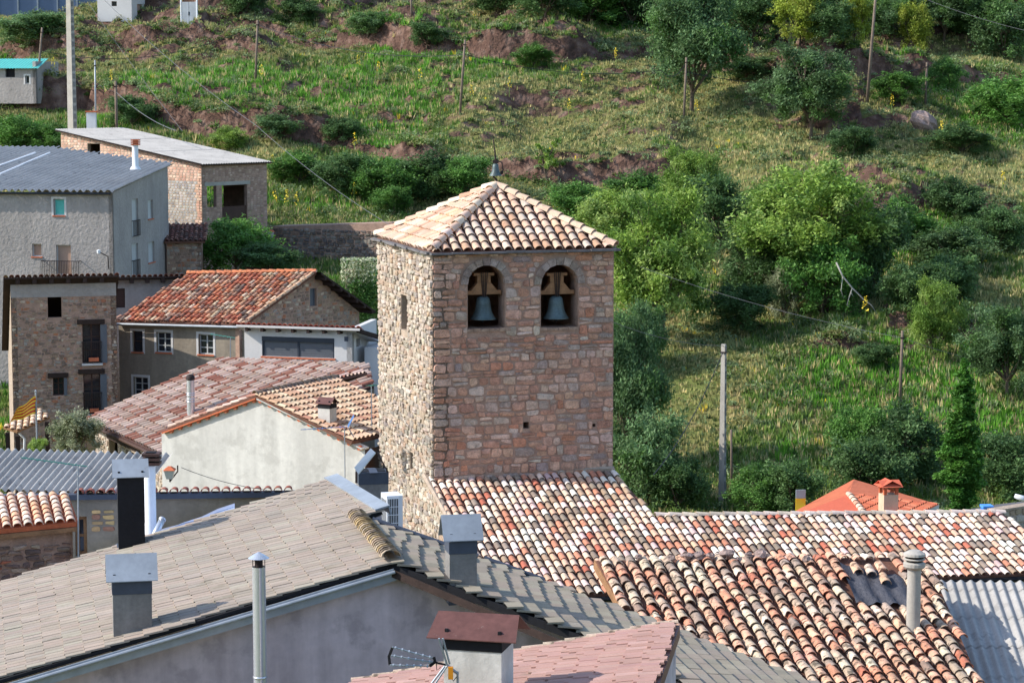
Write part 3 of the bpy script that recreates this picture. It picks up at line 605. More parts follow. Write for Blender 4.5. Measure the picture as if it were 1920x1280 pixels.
# ------------------------------------------------------------------ bell tower
def bell_tower():
    x, n = yaw(17); c0 = P(811, 478, 70); zE = c0.z; c1 = along(c0, x, 1151); c3 = along(c0, -n, 709); Wd = (c1 - c0).length; Dp = (c3 - c0).length
    c2 = c1 - n * Dp; ctr = (c0 + c2) / 2; zb = 1.0
    T = Thing('bell_tower', 'square stone church bell tower with two arched bell openings and tiled pyramid roof', 'bell tower', (ctr.x, ctr.y, zb))
    F0 = wallf(c0, c1); FL = wallf(c3, c0)
    def arch(xl, xr, ys, ysp, yc):
        a = sz(F0, xl, ys); b = sz(F0, xr, ys); zs = sz(F0, (xl + xr) / 2, ysp)[1]; zc = sz(F0, (xl + xr) / 2, yc)[1]; m = (a[0] + b[0]) / 2; R = (b[0] - a[0]) / 2; z0 = (a[1] + b[1]) / 2
        pts = [(a[0], z0), (b[0], z0)] + [(m + R * math.cos(t), zs + (zc - zs) * math.sin(t)) for t in [math.pi * i / 14 for i in range(15)]]
        return dict(pts=pts, m=m, R=R, zs=zs, zc=zc, z0=z0)
    A = [arch(877, 947, 616, 533, 497), arch(1014, 1084, 614, 533, 496)]
    hole = rect(F0, 981, 803, 992, 791); hole2 = rect(F0, 1111, 800, 1117, 794); slit = rect(FL, 752, 622, 765, 551); slit2 = rect(FL, 769, 882, 775, 846)
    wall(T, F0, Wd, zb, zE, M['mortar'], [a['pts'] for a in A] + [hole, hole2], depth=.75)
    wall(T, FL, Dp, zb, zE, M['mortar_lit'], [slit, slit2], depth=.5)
    mb = MB(); fr = Frame(V((c0.x, c0.y, 0)), x, -n, (0, 0, 1))
    mb.face([fr.pt(Wd, 0, zb), fr.pt(Wd, Dp, zb), fr.pt(Wd, Dp, zE), fr.pt(Wd, 0, zE)]); mb.face([fr.pt(Wd, Dp, zb), fr.pt(0, Dp, zb), fr.pt(0, Dp, zE), fr.pt(Wd, Dp, zE)])
    mb.face([fr.pt(0, 0, zE), fr.pt(Wd, 0, zE), fr.pt(Wd, Dp, zE), fr.pt(0, Dp, zE)])
    zf = A[0]['z0'] - .5; mb.face([fr.pt(.05, .05, zf), fr.pt(Wd - .05, .05, zf), fr.pt(Wd - .05, Dp - .05, zf), fr.pt(.05, Dp - .05, zf)])
    T.part('rear_wall', mb, M['mortar'])
    # stones of the front
    th = .24
    def spans(za, zb_):
        blk = []
        for a in A:
            if zb_ > a['z0'] - .01 and za < a['zs']: blk.append((a['m'] - a['R'] - .01, a['m'] + a['R'] + .01))
            if zb_ > a['zs'] - .02 and za < a['zc'] + th:
                zm = max(za, a['zs']); k = max(0, 1 - ((zm - a['zs']) / (a['zc'] - a['zs'] + th)) ** 2); blk.append((a['m'] - (a['R'] + th) * math.sqrt(k) - .01, a['m'] + (a['R'] + th) * math.sqrt(k) + .01))
        for h in (hole, hole2):
            if zb_ > h[2] and za < h[3]: blk.append((h[0], h[1]))
        blk.sort(); out = []; s = .0
        for p, q in blk:
            if p - s > .08: out.append((s, p))
            s = max(s, q)
        if Wd - s > .05: out.append((s, Wd))
        return out
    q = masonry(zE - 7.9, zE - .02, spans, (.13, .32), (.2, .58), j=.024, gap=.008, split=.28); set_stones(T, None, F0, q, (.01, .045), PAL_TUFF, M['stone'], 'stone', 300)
    # rubble of the sunlit side
    def spl(za, zb_):
        out = [(0, Dp)]
        for h in (slit, slit2):
            if zb_ > h[2] and za < h[3]: out = [(0, h[0]), (h[1], Dp)]
        return out
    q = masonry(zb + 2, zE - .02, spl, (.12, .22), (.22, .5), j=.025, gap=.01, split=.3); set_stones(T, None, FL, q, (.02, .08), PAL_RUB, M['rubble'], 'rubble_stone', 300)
    # arch stones
    for a in A:
        k = 9
        for i in range(k):
            t0 = math.pi * i / k + .012; t1 = math.pi * (i + 1) / k - .012; mb = MB(); pr = .035 + rnd.uniform(0, .012); th_ = th * rnd.uniform(.85, 1.0)
            ring = [(a['m'] + (a['R'] + rr) * math.cos(t), a['zs'] + (a['zc'] - a['zs'] + rr) * math.sin(t)) for rr, t in ((.0, t0), (.0, t1), (th_, t1), (th_, (t0 + t1) / 2), (th_, t0))]
            f_ = [F0.pt(s, pr, z) for s, z in ring]; b_ = [F0.pt(s, -.2, z) for s, z in ring]; m_ = len(ring); mb.mesh(f_ + b_, [tuple(range(m_))] + [(j, (j + 1) % m_, m_ + (j + 1) % m_, m_ + j) for j in range(m_)], lin(pick([((160, 140, 128), 2), ((152, 132, 120), 2), ((168, 150, 138), 1)]))); T.part('voussoir', mb, M['stone'])
        mb = MB(); s = a['m'] - a['R'] - .05
        while s < a['m'] + a['R']:
            w = rnd.uniform(.2, .36); mb.box(F0, s, s + w - .015, -.7, .035, a['z0'] - .09, a['z0'] - .004 + rnd.uniform(0, .02), lin((168, 140, 120)), j=.006); s += w
        T.part('sill', mb, M['stone'])
    # slate eaves
    ov = .2
    def slates(f, L, a0, a1):
        s = a0
        while s < a1:
            w = min(rnd.uniform(.5, .95), a1 - s + .02); mb = MB(); o = ov + rnd.uniform(-.03, .05); mb.box(f, s, s + w - .008, -.45, o, zE + .004 + rnd.uniform(0, .012), zE + .06 + rnd.uniform(0, .025), j=.006); T.part('eave_slate', mb, M['slate']); s += w
    slates(F0, Wd, -.1, Wd + .16); slates(FL, Dp, -.12, Dp - .02)
    # pyramid roof
    z1 = zE + .06; o = .04; co = [c0 - x * o + n * o, c1 + x * o + n * o, c2 + x * o - n * o, c3 - x * o - n * o]; co = [V((p.x, p.y, z1)) for p in co]
    ap = V((ctr.x, ctr.y, 0)); lo, hi = zE, zE + 6
    for _ in range(40):
        ap.z = (lo + hi) / 2
        if proj(ap)[1] > 352: lo = ap.z
        else: hi = ap.z
    ap = ap + x * .12; mb = MB()
    for i in range(4): mb.face([co[i], co[(i + 1) % 4], ap])
    rf = T.part('roof', mb, M['channel'])
    for i, (mx, pal) in enumerate(((130, PAL_CREAM), (130, PAL_CREAM), (0, PAL_CREAM), (0, PAL_CREAM))):
        a, b = (co[0], co[1]) if i == 0 else (co[3], co[0]) if i == 1 else (co[1], co[2]) if i == 2 else (co[2], co[3])
        f = roof3(a, b, ap); poly = [((p - f.O).dot(f.X), (p - f.O).dot(f.Y)) for p in (a, b, ap)]
        lay(T, rf, f, poly, .325, .42, 'barrel', pal, M['tile'], maxn=mx, w=.27, h=.12, jit=(.004, .012, .012, .004), top=.012, lift=.04)
    for k in (0, 1, 3): ridge(T, rf, co[k] + V((0, 0, .08)), ap + V((0, 0, .08)), .34, .5, PAL_CREAM[:4] + [((200, 132, 104), 2)], M['tile'], 'hip_tile', h=.16, lift=.035)
    mb = MB(); mb.lathe(ap + V((0, 0, -.12)), [(.34, -.05), (.24, .08), (.16, .18), (.09, .26), (0, .28)], 9); T.part('mortar_cap', mb, M['mortar_lit'])
    # the two big bells
    for a, lab in zip(A, ('left bronze bell hanging under its wooden yoke in the tower arch', 'right bronze bell hanging under its wooden yoke in the tower arch')):
        m = a['m']; B = Thing('church_bell', lab, 'bell', F0.pt(m, -.36, a['z0']), 'big tower bells'); zt = a['zs'] - (a['zs'] - a['z0']) * .28; zl = a['z0'] + (a['zs'] - a['z0']) * .19; R = a['R'] * .66; H = zt - zl
        f = Frame(F0.O - F0.Y * .36, F0.X, F0.Y, F0.Z); mb = MB(); c = f.pt(m, 0, zl); mb.lathe(c, [(R * .9, 0), (R, .0), (R * .96, .04 * H), (R * .82, .16 * H), (R * .66, .36 * H), (R * .58, .6 * H), (R * .54, .8 * H), (R * .46, .92 * H), (R * .25, .99 * H), (0, H)], 28); mb.lathe(c, [(R * .9, 0), (R * .72, .2 * H), (R * .5, .8 * H)], 28); B.part('bell_body', mb, M['bronze'], smooth=True)
        mb = MB(); mb.lathe(c, [(R * 1.012, .005), (R * 1.0, .03)], 28); mb.lathe(c, [(R * .60, .6 * H), (R * .6, .63 * H)], 28); B.part('moulding', mb, M['bronze'], smooth=True)
        w = a['R'] * .93; mb = MB(); mb.box(f, m - w, m + w, -.11, .11, zt + .05, zt + .17); mb.mesh([f.pt(m + s, b, z) for b in (-.11, .11) for s, z in ((-w * .75, zt + .172), (w * .75, zt + .172), (w * .4, zt + .4), (-w * .4, zt + .4))], [(0, 1, 2, 3), (7, 6, 5, 4), (1, 5, 6, 2), (0, 3, 7, 4), (3, 2, 6, 7)]); B.part('yoke', mb, M['wood'])
        mb = MB(); mb.box(f, m - w * .38, m + w * .38, -.1, .1, zt + .405, zt + .62); B.part('yoke_block', mb, M['wood']); mb = MB(); mb.box(f, m - w * .58, m + w * .58, -.12, .12, zt + .625, zt + .71); B.part('yoke_top', mb, M['wood'])
        for s in (-.1, -.04, .04, .1):
            mb = MB(); mb.tube([f.pt(m + s * .45, .135, zt - .03), f.pt(m + s, .14, zt + .75)], .013, 5); B.part('strap', mb, M['iron'])
        mb = MB(); mb.tube([f.pt(m, 0, zl + H * .7), f.pt(m, 0, zl - .06)], .02, 6); mb.lathe(f.pt(m, 0, zl - .12), [(0, 0), (.05, .03), (.05, .08), (0, .12)], 8); B.part('clapper', mb, M['iron'])
    # the small roof bell
    t = ap + V((0, 0, .08)); B = Thing('roof_bell', 'small bronze bell on an iron rod at the tower roof peak', 'bell', t); k = .0166
    mb = MB(); mb.tube([t - V((0, 0, .05)), t + V((.03, 0, .18)), t + V((-.06, 0, .26)), t + V((-.06, 0, .46))], .038, 6); mb.tube([t + V((0, 0, .7)), t + V((-.02, 0, 1.05)), t + V((-.09, 0, 1.6))], [.036, .026, .014], 6); B.part('iron_rod', mb, M['iron'])
    mb = MB(); mb.lathe(t + V((0, 0, .3)), [(.2, 0), (.19, .03), (.13, .12), (.1, .26), (.09, .36), (.03, .4), (0, .4)], 18); B.part('bell_body', mb, M['bronze'], smooth=True)
    mb = MB(); mb.box(Frame(t, (1, 0, 0), (0, 1, 0), (0, 0, 1)), -.09, .09, -.05, .05, .7, .8); mb.tube([t + V((.05, 0, .78)), t + V((.2, -.02, .73)), t + V((.24, -.02, .48)), t + V((.18, -.02, .38))], .024, 6); mb.lathe(t + V((.2, -.02, .34)), [(0, 0), (.05, .03), (.05, .1), (0, .13)], 8); B.part('hammer', mb, M['iron'])
    return c0, c1, x, n
TC0, TC1, TX, TN = bell_tower()

# ------------------------------------------------------------------ nave
def nave():
    O = along(P(811, 888, 70), TX, 1150); O = P(1150, 884, O.y - .05); x, n = yaw(15); f = roof(O, n, .30)
    pxp = [(797, 892), (1151, 884), (1228, 968), (1880, 962), (2010, 1072), (1130, 1114), (927, 1124)]
    poly = [uv(f, *p) for p in pxp]; c = f.pt(*poly[4], 0)
    T = Thing('church_nave', 'church nave roof of cream and orange curved tiles at the tower foot', 'church nave', (O.x + 4, O.y - 2, 1.))
    rf = slab(T, f, poly, .12, M['channel'])
    lay(T, rf, f, poly, .245, .40, 'barrel', PAL_NAVE, M['tile'], maxn=300, w=.2, h=.085, jit=(.008, .016, .022, .006), vis=lambda X, Y: Y < 1045 or X < 1110, nvar=26, top=.005, lift=.035)
    r0, r1 = f.pt(*poly[2], .03), f.pt(*poly[3], .03)
    ridge(T, rf, r0, r1, .26, .5, [((196, 180, 166), 3), ((214, 196, 176), 2), ((176, 160, 150), 1)], M['tile'], h=.1)
    mb = MB()                                    # mortar along the tower wall and the left verge
    a, b = f.pt(*poly[0], 0), f.pt(*poly[1], 0); mb.tube([a + V((0, .02, .09)), (a + b) / 2 + V((0, .02, .1)), b + V((0, .02, .09))], .09, 6); e = f.pt(*poly[6], 0); mb.tube([a + V((-.02, 0, .02)), e + V((-.02, 0, .02))], .09, 6); T.part('verge_mortar', mb, M['mortar_lit'], rf)
    # rear slope and walls
    back = V((-n.x, -n.y, -.3)).normalized(); mb = MB(); mb.face([r0, r1, r1 + back * 6, r0 + back * 6]); T.part('rear_slope', mb, M['channel'])
    e0, e1 = f.pt(*poly[6], -.12), f.pt(*poly[4], -.12); i = -n * .35; W_ = wallf(e0 + i, e1 + i); L = (V((e1.x, e1.y, 0)) - V((e0.x, e0.y, 0))).length
    wall(T, W_, L, -.5, e0.z - .02, M['plaster_beige'], top=[(0, e0.z + .05), (L, e1.z + .05)])
    l0 = f.pt(*poly[0], -.13) + x * .1; ee = e0 + i + x * .1; SW = wallf(l0, ee); SL = (V((ee.x, ee.y, 0)) - V((l0.x, l0.y, 0))).length; wall(T, SW, SL, -.5, 0, M['mortar_lit'], top=[(0, l0.z), (SL, ee.z)], name='side_wall'); q = masonry(2, l0.z - .1, lambda p, r: [(0, max(.0, min(SL, SL * (l0.z - r) / (l0.z - ee.z))))], (.12, .22), (.22, .45), j=.02); set_stones(T, None, SW, [k for k in q if k[1][0] > k[0][0] + .06], (.02, .07), PAL_RUB, M['rubble'], 'stone', 0)
    mb = MB(); k1 = f.pt(*poly[3], -.13) - x * .2; mb.face([k1, e1 + i - x * .1, V((e1.x + i.x, e1.y + i.y, -.5)), V((k1.x, k1.y, -.5))]); T.part('side_wall', mb, M['plaster_beige'])
    mb = MB(); mb.tube([f.pt(poly[6][0], poly[6][1], -.13) + n * .06, f.pt(*poly[4], -.13) + n * .06], .07, 8); T.part('gutter', mb, M['dark'])
nave()

# ------------------------------------------------------------------ old jumbled roof with its membrane patch, pipe and stones
def old_roof():
    x, n = yaw(11); O = P(1118, 1050, 50); f = roof(O, n, .31); pxp = [(1118, 1050), (1690, 1044), (1752, 1078), (1850, 1310), (1278, 1330)]; poly = [uv(f, *p) for p in pxp]
    T = Thing('old_house', 'old house roof of jumbled weathered orange tiles below the nave', 'house', (O.x + 4, O.y - 1, 3.)); rf = slab(T, f, poly, .14, M['channel'])
    patch = [uv(f, *p) for p in ((1572, 1062), (1652, 1052), (1694, 1090), (1712, 1142), (1604, 1138))]
    def inp(u, v, pg=patch): return any(a - .0 <= v + .15 <= b for a, b in scan(pg, u))
    lay(T, rf, f, poly, .285, .30, 'barrel', PAL_OLD, M['oldtile'], maxn=300, w=.225, l=.43, h=.105, jit=(.016, .04, .055, .018), nvar=30, chipp=.25, skip=inp, top=.015, lift=.045, vis=lambda X, Y: X > 1120 and Y < 1100 + (X - 1100) * .46)
    mb = MB(); g = 14                            # wrinkled membrane
    p00, p10, p11, p01 = [V((a, b)) for a, b in (patch[4], patch[3], patch[2], patch[0])]; vs_ = []
    for i in range(g + 1):
        for j in range(g + 1):
            s, t = i / g, j / g; q = (p00 * (1 - s) + p10 * s) * (1 - t) + (p01 * (1 - s) + p11 * s) * t; vs_.append(f.pt(q.x, q.y, .1 + .06 * math.sin(s * 21 + t * 3 + math.sin(t * 5)) * (1 - t * .4) + rnd.uniform(0, .012)))
    mb.mesh(vs_, [(i * (g + 1) + j, (i + 1) * (g + 1) + j, (i + 1) * (g + 1) + j + 1, i * (g + 1) + j + 1) for i in range(g) for j in range(g)])
    o = plain('roof_membrane', mb, M['tarp'], 'torn dark membrane patch where roof tiles are missing', 'membrane', smooth=True)
    for k, (px, py) in enumerate(((1603, 1078), (1628, 1082), (1650, 1076), (1655, 1098))):
        u, v = uv(f, px, py); T.single('tile', barrel(.23, .44, .11, col=lin(pick(PAL_OLD[:3] if k != 1 else PAL_CREAM))).data('tile', M['oldtile'], None, True), f.mat(u, v - .2, .13) @ Matrix.Rotation(rnd.gauss(0, .08), 4, 'Z'), rf)
    e0 = f.pt(*poly[4], -.15); e1 = f.pt(*poly[3], -.15); t0 = f.pt(*poly[0], -.15); t1 = f.pt(*poly[2], -.15); tm = f.pt(*poly[1], -.15); mb = MB()
    t0w = t0 + x * .6; e0w = e0 + x * .6
    for a, b in ((t0w, e0w), (e0w, e1), (e1, t1), (t1, tm), (tm, t0w)): mb.face([a, b, V((b.x, b.y, 1)), V((a.x, a.y, 1))])
    T.part('wall', mb, M['mortar']); mb = MB(); mb.box(Frame(t0, e0 - t0, (e0 - t0).cross(V((0, 0, 1))), (e0 - t0).cross(V((0, 0, 1))).cross(e0 - t0)), -.1, (e0 - t0).length, -.02, .02, -.1, .1); T.part('verge_board', mb, M['wood'])
    spots = ((1196, 1054, .1), (1258, 1057, .1), (1286, 1053, .16), (1309, 1052, .14), (1330, 1053, .11), (1362, 1049, .17), (1402, 1051, .1), (1424, 1050, .16), (1512, 1060, .12))
    names = ['first', 'second', 'third', 'fourth', 'fifth', 'sixth', 'seventh', 'eighth', 'last']
    for (px, py, r), nm in zip(spots, names):
        u, v = uv(f, px, py); c = f.pt(u, v, .14); mb = MB(); q = [rnd.uniform(.75, 1.1) for _ in range(6)]
        mb.lathe(c, [(0, -r * .7)] + [(r * s * math.sin(math.pi * (i + 1) / 7), -r * .7 * math.cos(math.pi * (i + 1) / 7)) for i, s in enumerate(q)] + [(0, r * .7)], 7); mb.v = [(a + rnd.gauss(0, r * .1), b + rnd.gauss(0, r * .1), d + rnd.gauss(0, r * .1)) for a, b, d in mb.v]
        plain('ridge_stone', mb, M['rock'], '%s grey stone from the left weighing down the old roof ridge' % nm, 'stone', 'stones on the old roof ridge', loc=tuple(c))
    u, v = uv(f, 1712, 1180); b = f.pt(u, v, 0); tp = P(1709, 1030, b.y); H = tp.z - b.z; B = Thing('pipe_chimney', 'round concrete chimney pipe with ringed cap on the old roof', 'chimney', b)
    mb = MB(); mb.lathe(b, [(.16, -.1), (.15, .0), (.145, H * .78)], 18); B.part('pipe', mb, M['concrete'], smooth=True); mb = MB(); mb.lathe(b + V((0, 0, H * .76)), [(.15, 0), (.2, .02), (.235, .06), (.235, .13), (.2, .15), (.17, .16)], 18); B.part('lower_ring', mb, M['concrete'])
    mb = MB(); mb.lathe(b + V((0, 0, H * .76)), [(.13, .16), (.13, .24)], 14); B.part('vent', mb, M['dark']); mb = MB(); mb.lathe(b + V((0, 0, H * .76)), [(.13, .2), (.215, .2), (.23, .22), (.2, .24)], 18); B.part('middle_ring', mb, M['concrete']); mb = MB(); mb.lathe(b + V((0, 0, H * .76)), [(.2, .28), (.24, .29), (.23, .34), (.12, .4), (0, .41)], 18); B.part('cap', mb, M['concrete'])
old_roof()
def fibre_shed():
    x, n = yaw(-2); O = P(1770, 1092, 52); f = roof(O, n, .28); poly = [uv(f, *p) for p in ((1750, 1092), (1990, 1090), (2080, 1330), (1815, 1330))]
    T = Thing('fibre_cement_shed', 'shed with pale corrugated fibre cement roof right of the old roof', 'shed', (O.x + 3, O.y - 2, 1.)); lo = (min(p[1] for p in poly) + max(p[1] for p in poly)) / 2
    top = [p for p in poly]; v1 = max(p[1] for p in poly); v0 = min(p[1] for p in poly); u0 = min(p[0] for p in poly); u1 = max(p[0] for p in poly)
    n_ = 0; v = v0
    while v < v1:
        for k in range(int((u1 - u0) / .9) + 1):
            a = u0 + k * .9; corrugated(T, f, [(a, v), (a + .905, v), (a + .905, min(v + 1.35, v1)), (a, min(v + 1.35, v1))], .225, .035, M['fibre'], 'roof_sheet'); n_ += 1
        v += 1.3; f.O = f.O + f.Z * .0
    mb = MB(); q = [f.pt(a, b, -.08) for a, b in ((u0, v0), (u1, v0), (u1, v1), (u0, v1))]
    for a, b in zip(q, q[1:] + q[:1]): mb.face([a, b, V((b.x, b.y, 1)), V((a.x, a.y, 1))])
    T.part('wall', mb, M['plaster_beige'])
fibre_shed()
# ------------------------------------------------------------------ front house with the concrete tiled roof
PAL_BEIGE = [((158, 145, 131), 8), ((152, 139, 125), 4), ((162, 149, 135), 3)]
PAL_PINK = [((178, 138, 126), 5), ((173, 132, 121), 4), ((184, 145, 132), 3)]
def front_house():
    JIT[0] = .012
    x, n = yaw(11); R0 = P(735, 1056, 37); R0z = R0.z
    fl = roof(R0, -x, .246); fr_ = roof(R0, x, .34)
    T = Thing('front_house', 'house with beige concrete tiled gable roof and lilac grey plaster gable', 'house', (R0.x, R0.y + 3, 5.))
    pl = [uv(fl, *p) for p in ((735, 1056), (668, 974), (716, 958), (622, 900), (-60, 1112), (-60, 1292))]
    rl = slab(T, fl, pl, .06, M['dark']); lay(T, rl, fl, pl, .178, .315, 'slab', PAL_BEIGE, M['conc_tile'], maxn=190, w=.152, l=.40, jit=(.001, .008, .001, .004), ribs=0, nvar=24, lift=.022)  # black slab shows between the tiles as painted gap shade
    # lower right end is hidden behind the pink roof
    pr = [uv(fr_, *p) for p in ((735, 1056), (668, 974), (893, 1052), (1133, 1137), (1540, 1292), (1300, 1292), (1087, 1190))]
    rr = slab(T, fr_, pr, .12, M['dark']); lay(T, rr, fr_, pr, .33, .315, 'slab', [((152, 140, 122), 4), ((146, 134, 117), 3), ((157, 145, 127), 2)], M['conc_tile'], maxn=110, w=.324, l=.40, jit=(.003, .008, .004, .006), ribs=0, nvar=20, lift=.085)
    A = fl.pt(*pl[1], .05); B = fl.pt(*pl[0], .05); ridge(T, rl, B + (B - A).normalized() * .02, A, .34, .34, [((176, 158, 132), 3), ((164, 146, 122), 2), ((186, 160, 118), 1)], M['oldtile'], h=.13, up=.03, lift=.035, sp=.42)
    JIT[0] = .055
    # zinc drip edge on the left rake, flashing on the far verge
    e = fl.pt(*pl[5], -.1) + n * .05; s = fl.pt(*pl[0], -.1) + n * .05; ex = (s - e).normalized(); g = Frame(e, ex, n, ex.cross(n) if ex.cross(n).z > 0 else -ex.cross(n)); L = (s - e).length
    mb = MB(); mb.box(g, 0, L, 0, .03, -.17, .03); mb.box(g, 0, L, .032, .1, -.03, .0); mb.tube([g.pt(0, .1, -.012), g.pt(L, .1, -.012)], .028, 8); T.part('drip_edge', mb, M['zinc'])
    a = fl.pt(*pl[2], .03); b = fl.pt(*pl[3], .03); dx = (b - a).normalized(); sd = dx.cross(fl.Z); g = Frame(a, dx, sd, fl.Z); mb = MB(); q = 1 if sd.dot(x) > 0 else -1
    mb.box(g, -.05, (b - a).length + .1, min(-.12 * q, .16 * q), max(-.12 * q, .16 * q), .02, .05); mb.box(g, -.05, (b - a).length + .1, min(.13 * q, .16 * q), max(.13 * q, .16 * q), -.12, .019); T.part('verge_flashing', mb, M['zinc'])
    mb = MB(); mb.face([a - V((0, 0, .1)), b - V((0, 0, .1)), V((b.x, b.y, 5)), V((a.x, a.y, 5))]); k = fl.pt(*pl[1], -.1); mb.face([k, a - V((0, 0, .1)), V((a.x, a.y, 5)), V((k.x, k.y, 5))]); b2 = fl.pt(*pl[4], -.12); mb.face([b - V((0, 0, .12)), b2, V((b2.x, b2.y, 5)), V((b.x, b.y, 5))]); T.part('rear_wall', mb, M['plaster'])
    # gable wall under both rakes
    w0 = fl.pt(*pl[5], 0); w1 = fr_.pt(*pr[5], 0); base = V((R0.x, R0.y, 0)) - n * .1; W_ = wallf(base - x * 9, base + x * 7); prof = [(0, R0z - .12 - 9 * .246), (9, R0z - .14), (16, R0z - .14 - 7 * .34)]
    wall(T, W_, 16, 3., 0, M['plaster'], top=prof)
    # gutter pipe along the far edge of the right slope
    p0 = fr_.pt(*pr[1], .1); p1 = fr_.pt(*pr[2], .1); mb = MB(); mb.tube([p0 + (p1 - p0) * .12, p1], .05, 8); mb.tube([p0 + (p1 - p0) * 1.05, p0 + (p1 - p0) * 1.55 - V((0, 0, .02))], .05, 8); T.part('gutter', mb, M['slateblue'])
    # dark strip added for the tile edge and black shadow under the right rake
    s = fr_.pt(*pr[0], -.1) + n * .02; e = fr_.pt(*pr[5], -.1) + n * .02; ex = (e - s).normalized(); g = Frame(s, ex, n, n.cross(ex) if n.cross(ex).z > 0 else ex.cross(n)); mb = MB(); mb.box(g, 0, (e - s).length, -.02, .03, -.1, .02); T.part('barge_board', mb, M['darkwood'])
    return T, fl, fr_
FH, FL_, FR_ = front_house()
def on_roof(f, px, py): return f.pt(*uv(f, px, py), 0)
def chim_on(label, f, px0, px1, ptop, pbase, yw, depth, body, hoodm, hw, hh, hz, **k):
    b = on_roof(f, (px0 + px1) / 2, pbase); t = P((px0 + px1) / 2, ptop, b.y); return chimney(label, px0, px1, ptop, b.y, yw, depth, t.z - b.z + .25, body, hoodm, hw, hh, hz, **k)
chim_on('tall soot black chimney with flat grey metal hood on the beige roof', FL_, 220, 270, 896, 1030, 11, .5, M['dark'], M['zinc'], .68, .3, .02, group='chimneys')
chim_on('cement chimney with pale zinc hood near the left gable edge', FL_, 211, 284, 1092, 1192, 11, .55, M['chim'], M['zinc'], .82, .38, .03, collar=M['slateblue'], group='chimneys')
chim_on('cement chimney with zinc hood and white edge on the dark right slope', FR_, 843, 894, 1016, 1104, 11, .45, M['chim'], M['zinc'], .66, .38, .03, collar=M['slateblue'], group='chimneys')
def flue(label, px, ptop, d, zb, r, wallgap=0, cap='cone', group='metal flues'):
    t = P(px, ptop, d); b = V((t.x, t.y, zb)); T = Thing('metal_flue', label, 'flue', b, group); H = t.z - zb
    mb = MB(); mb.lathe(b, [(r, 0), (r, H - .22)], 24); T.part('pipe', mb, M['steel'], smooth=True)
    for k in (.52, .58, .66, .7):
        mb = MB(); z = H * k if H > 3 else H * (k - .1); mb.lathe(b + V((0, 0, z)), [(r, -.015), (r * 1.09, -.01), (r * 1.09, .02), (r, .025)], 24); T.part('joint_band', mb, M['steel'], smooth=True)
    mb = MB()
    for a in range(6): q = a * math.pi / 3; mb.tube([b + V((r * .9 * math.cos(q), r * .9 * math.sin(q), H - .23)), b + V((r * .9 * math.cos(q), r * .9 * math.sin(q), H - .06))], .008, 4)
    mb.lathe(b + V((0, 0, H - .23)), [(r * .6, 0), (r * .6, .13)], 12); T.part('vent_cage', mb, M['iron'])
    mb = MB()
    if cap == 'cone': mb.lathe(b + V((0, 0, H - .08)), [(r * 1.6, 0), (r * .9, .05), (0, .1)], 24)
    else: mb.lathe(b + V((0, 0, H - .1)), [(r * 1.15, -.08), (r * 1.1, .02), (r * .8, .09), (0, .12)], 18)
    T.part('cap', mb, M['steel'] if cap == 'cone' else M['iron'], smooth=(cap != 'cone')); return T
flue('tall shiny stainless flue with cone cap before the lilac gable wall', 485, 1036, 35.6, 6, .105)
# ------------------------------------------------------------------ pink roofed house in the foreground
def pink_house():
    JIT[0] = .02
    a, b = P(1265, 1170, 31), P(1225, 1282, 27.95); dr = (V((b.x, b.y, 0)) - V((a.x, a.y, 0))).normalized(); D = V((dr.y, -dr.x, 0)); D = D if D.x < 0 else -D
    f = roof(a, D, .217); poly = [uv(f, *p) for p in ((1265, 1170), (1215, 1310), (560, 1400), (660, 1281))]
    T = Thing('pink_roof_house', 'house corner with pinkish ribbed tile roof at the bottom edge', 'house', (a.x - 2, a.y - 2, 5.)); rf = slab(T, f, poly, .12, M['dark'])  # slab coloured black so the tile gaps look shaded
    lay(T, rf, f, poly, .15, .31, 'slab', PAL_PINK, M['conc_tile'], maxn=300, w=.132, l=.39, jit=(.001, .02, .001, .004), ribs=0, lift=.03, stag=True)
    t0 = f.pt(*poly[0], 0); t1 = f.pt(*poly[3], 0); ridge(T, rf, t1 + V((0, 0, .02)), t0 + V((0, 0, .02)), .1, .36, [((182, 160, 138), 1)], M['oldtile'], h=.05, name='verge_tile')
    mb = MB(); e = -D; pts = [f.pt(*p, -.1) for p in poly]
    for p, q in zip(pts, pts[1:] + pts[:1]): mb.face([p, q, V((q.x, q.y, 4)), V((p.x, p.y, 4))])
    T.part('wall', mb, M['plaster']); s = f.pt(*poly[0], -.06); e2 = f.pt(*poly[1], -.06); mb = MB(); ex = (e2 - s).normalized(); mb.box(Frame(s, ex, -D, (0, 0, 1)), 0, (e2 - s).length, 0, .06, -.12, .05); T.part('barge_board', mb, M['rust'])
    JIT[0] = .055; return f
FP = pink_house()
_t, _f, _zb, _zt = chim_on('whitewashed chimney with rusty brown metal hood at the bottom edge', FP, 832, 940, 1196, 1330, -14, .62, M['plaster_white'], M['rust'], 1.06, .26, .02, collar=M['dark'], collar_h=.14, over=.05, group='chimneys', flash=False)
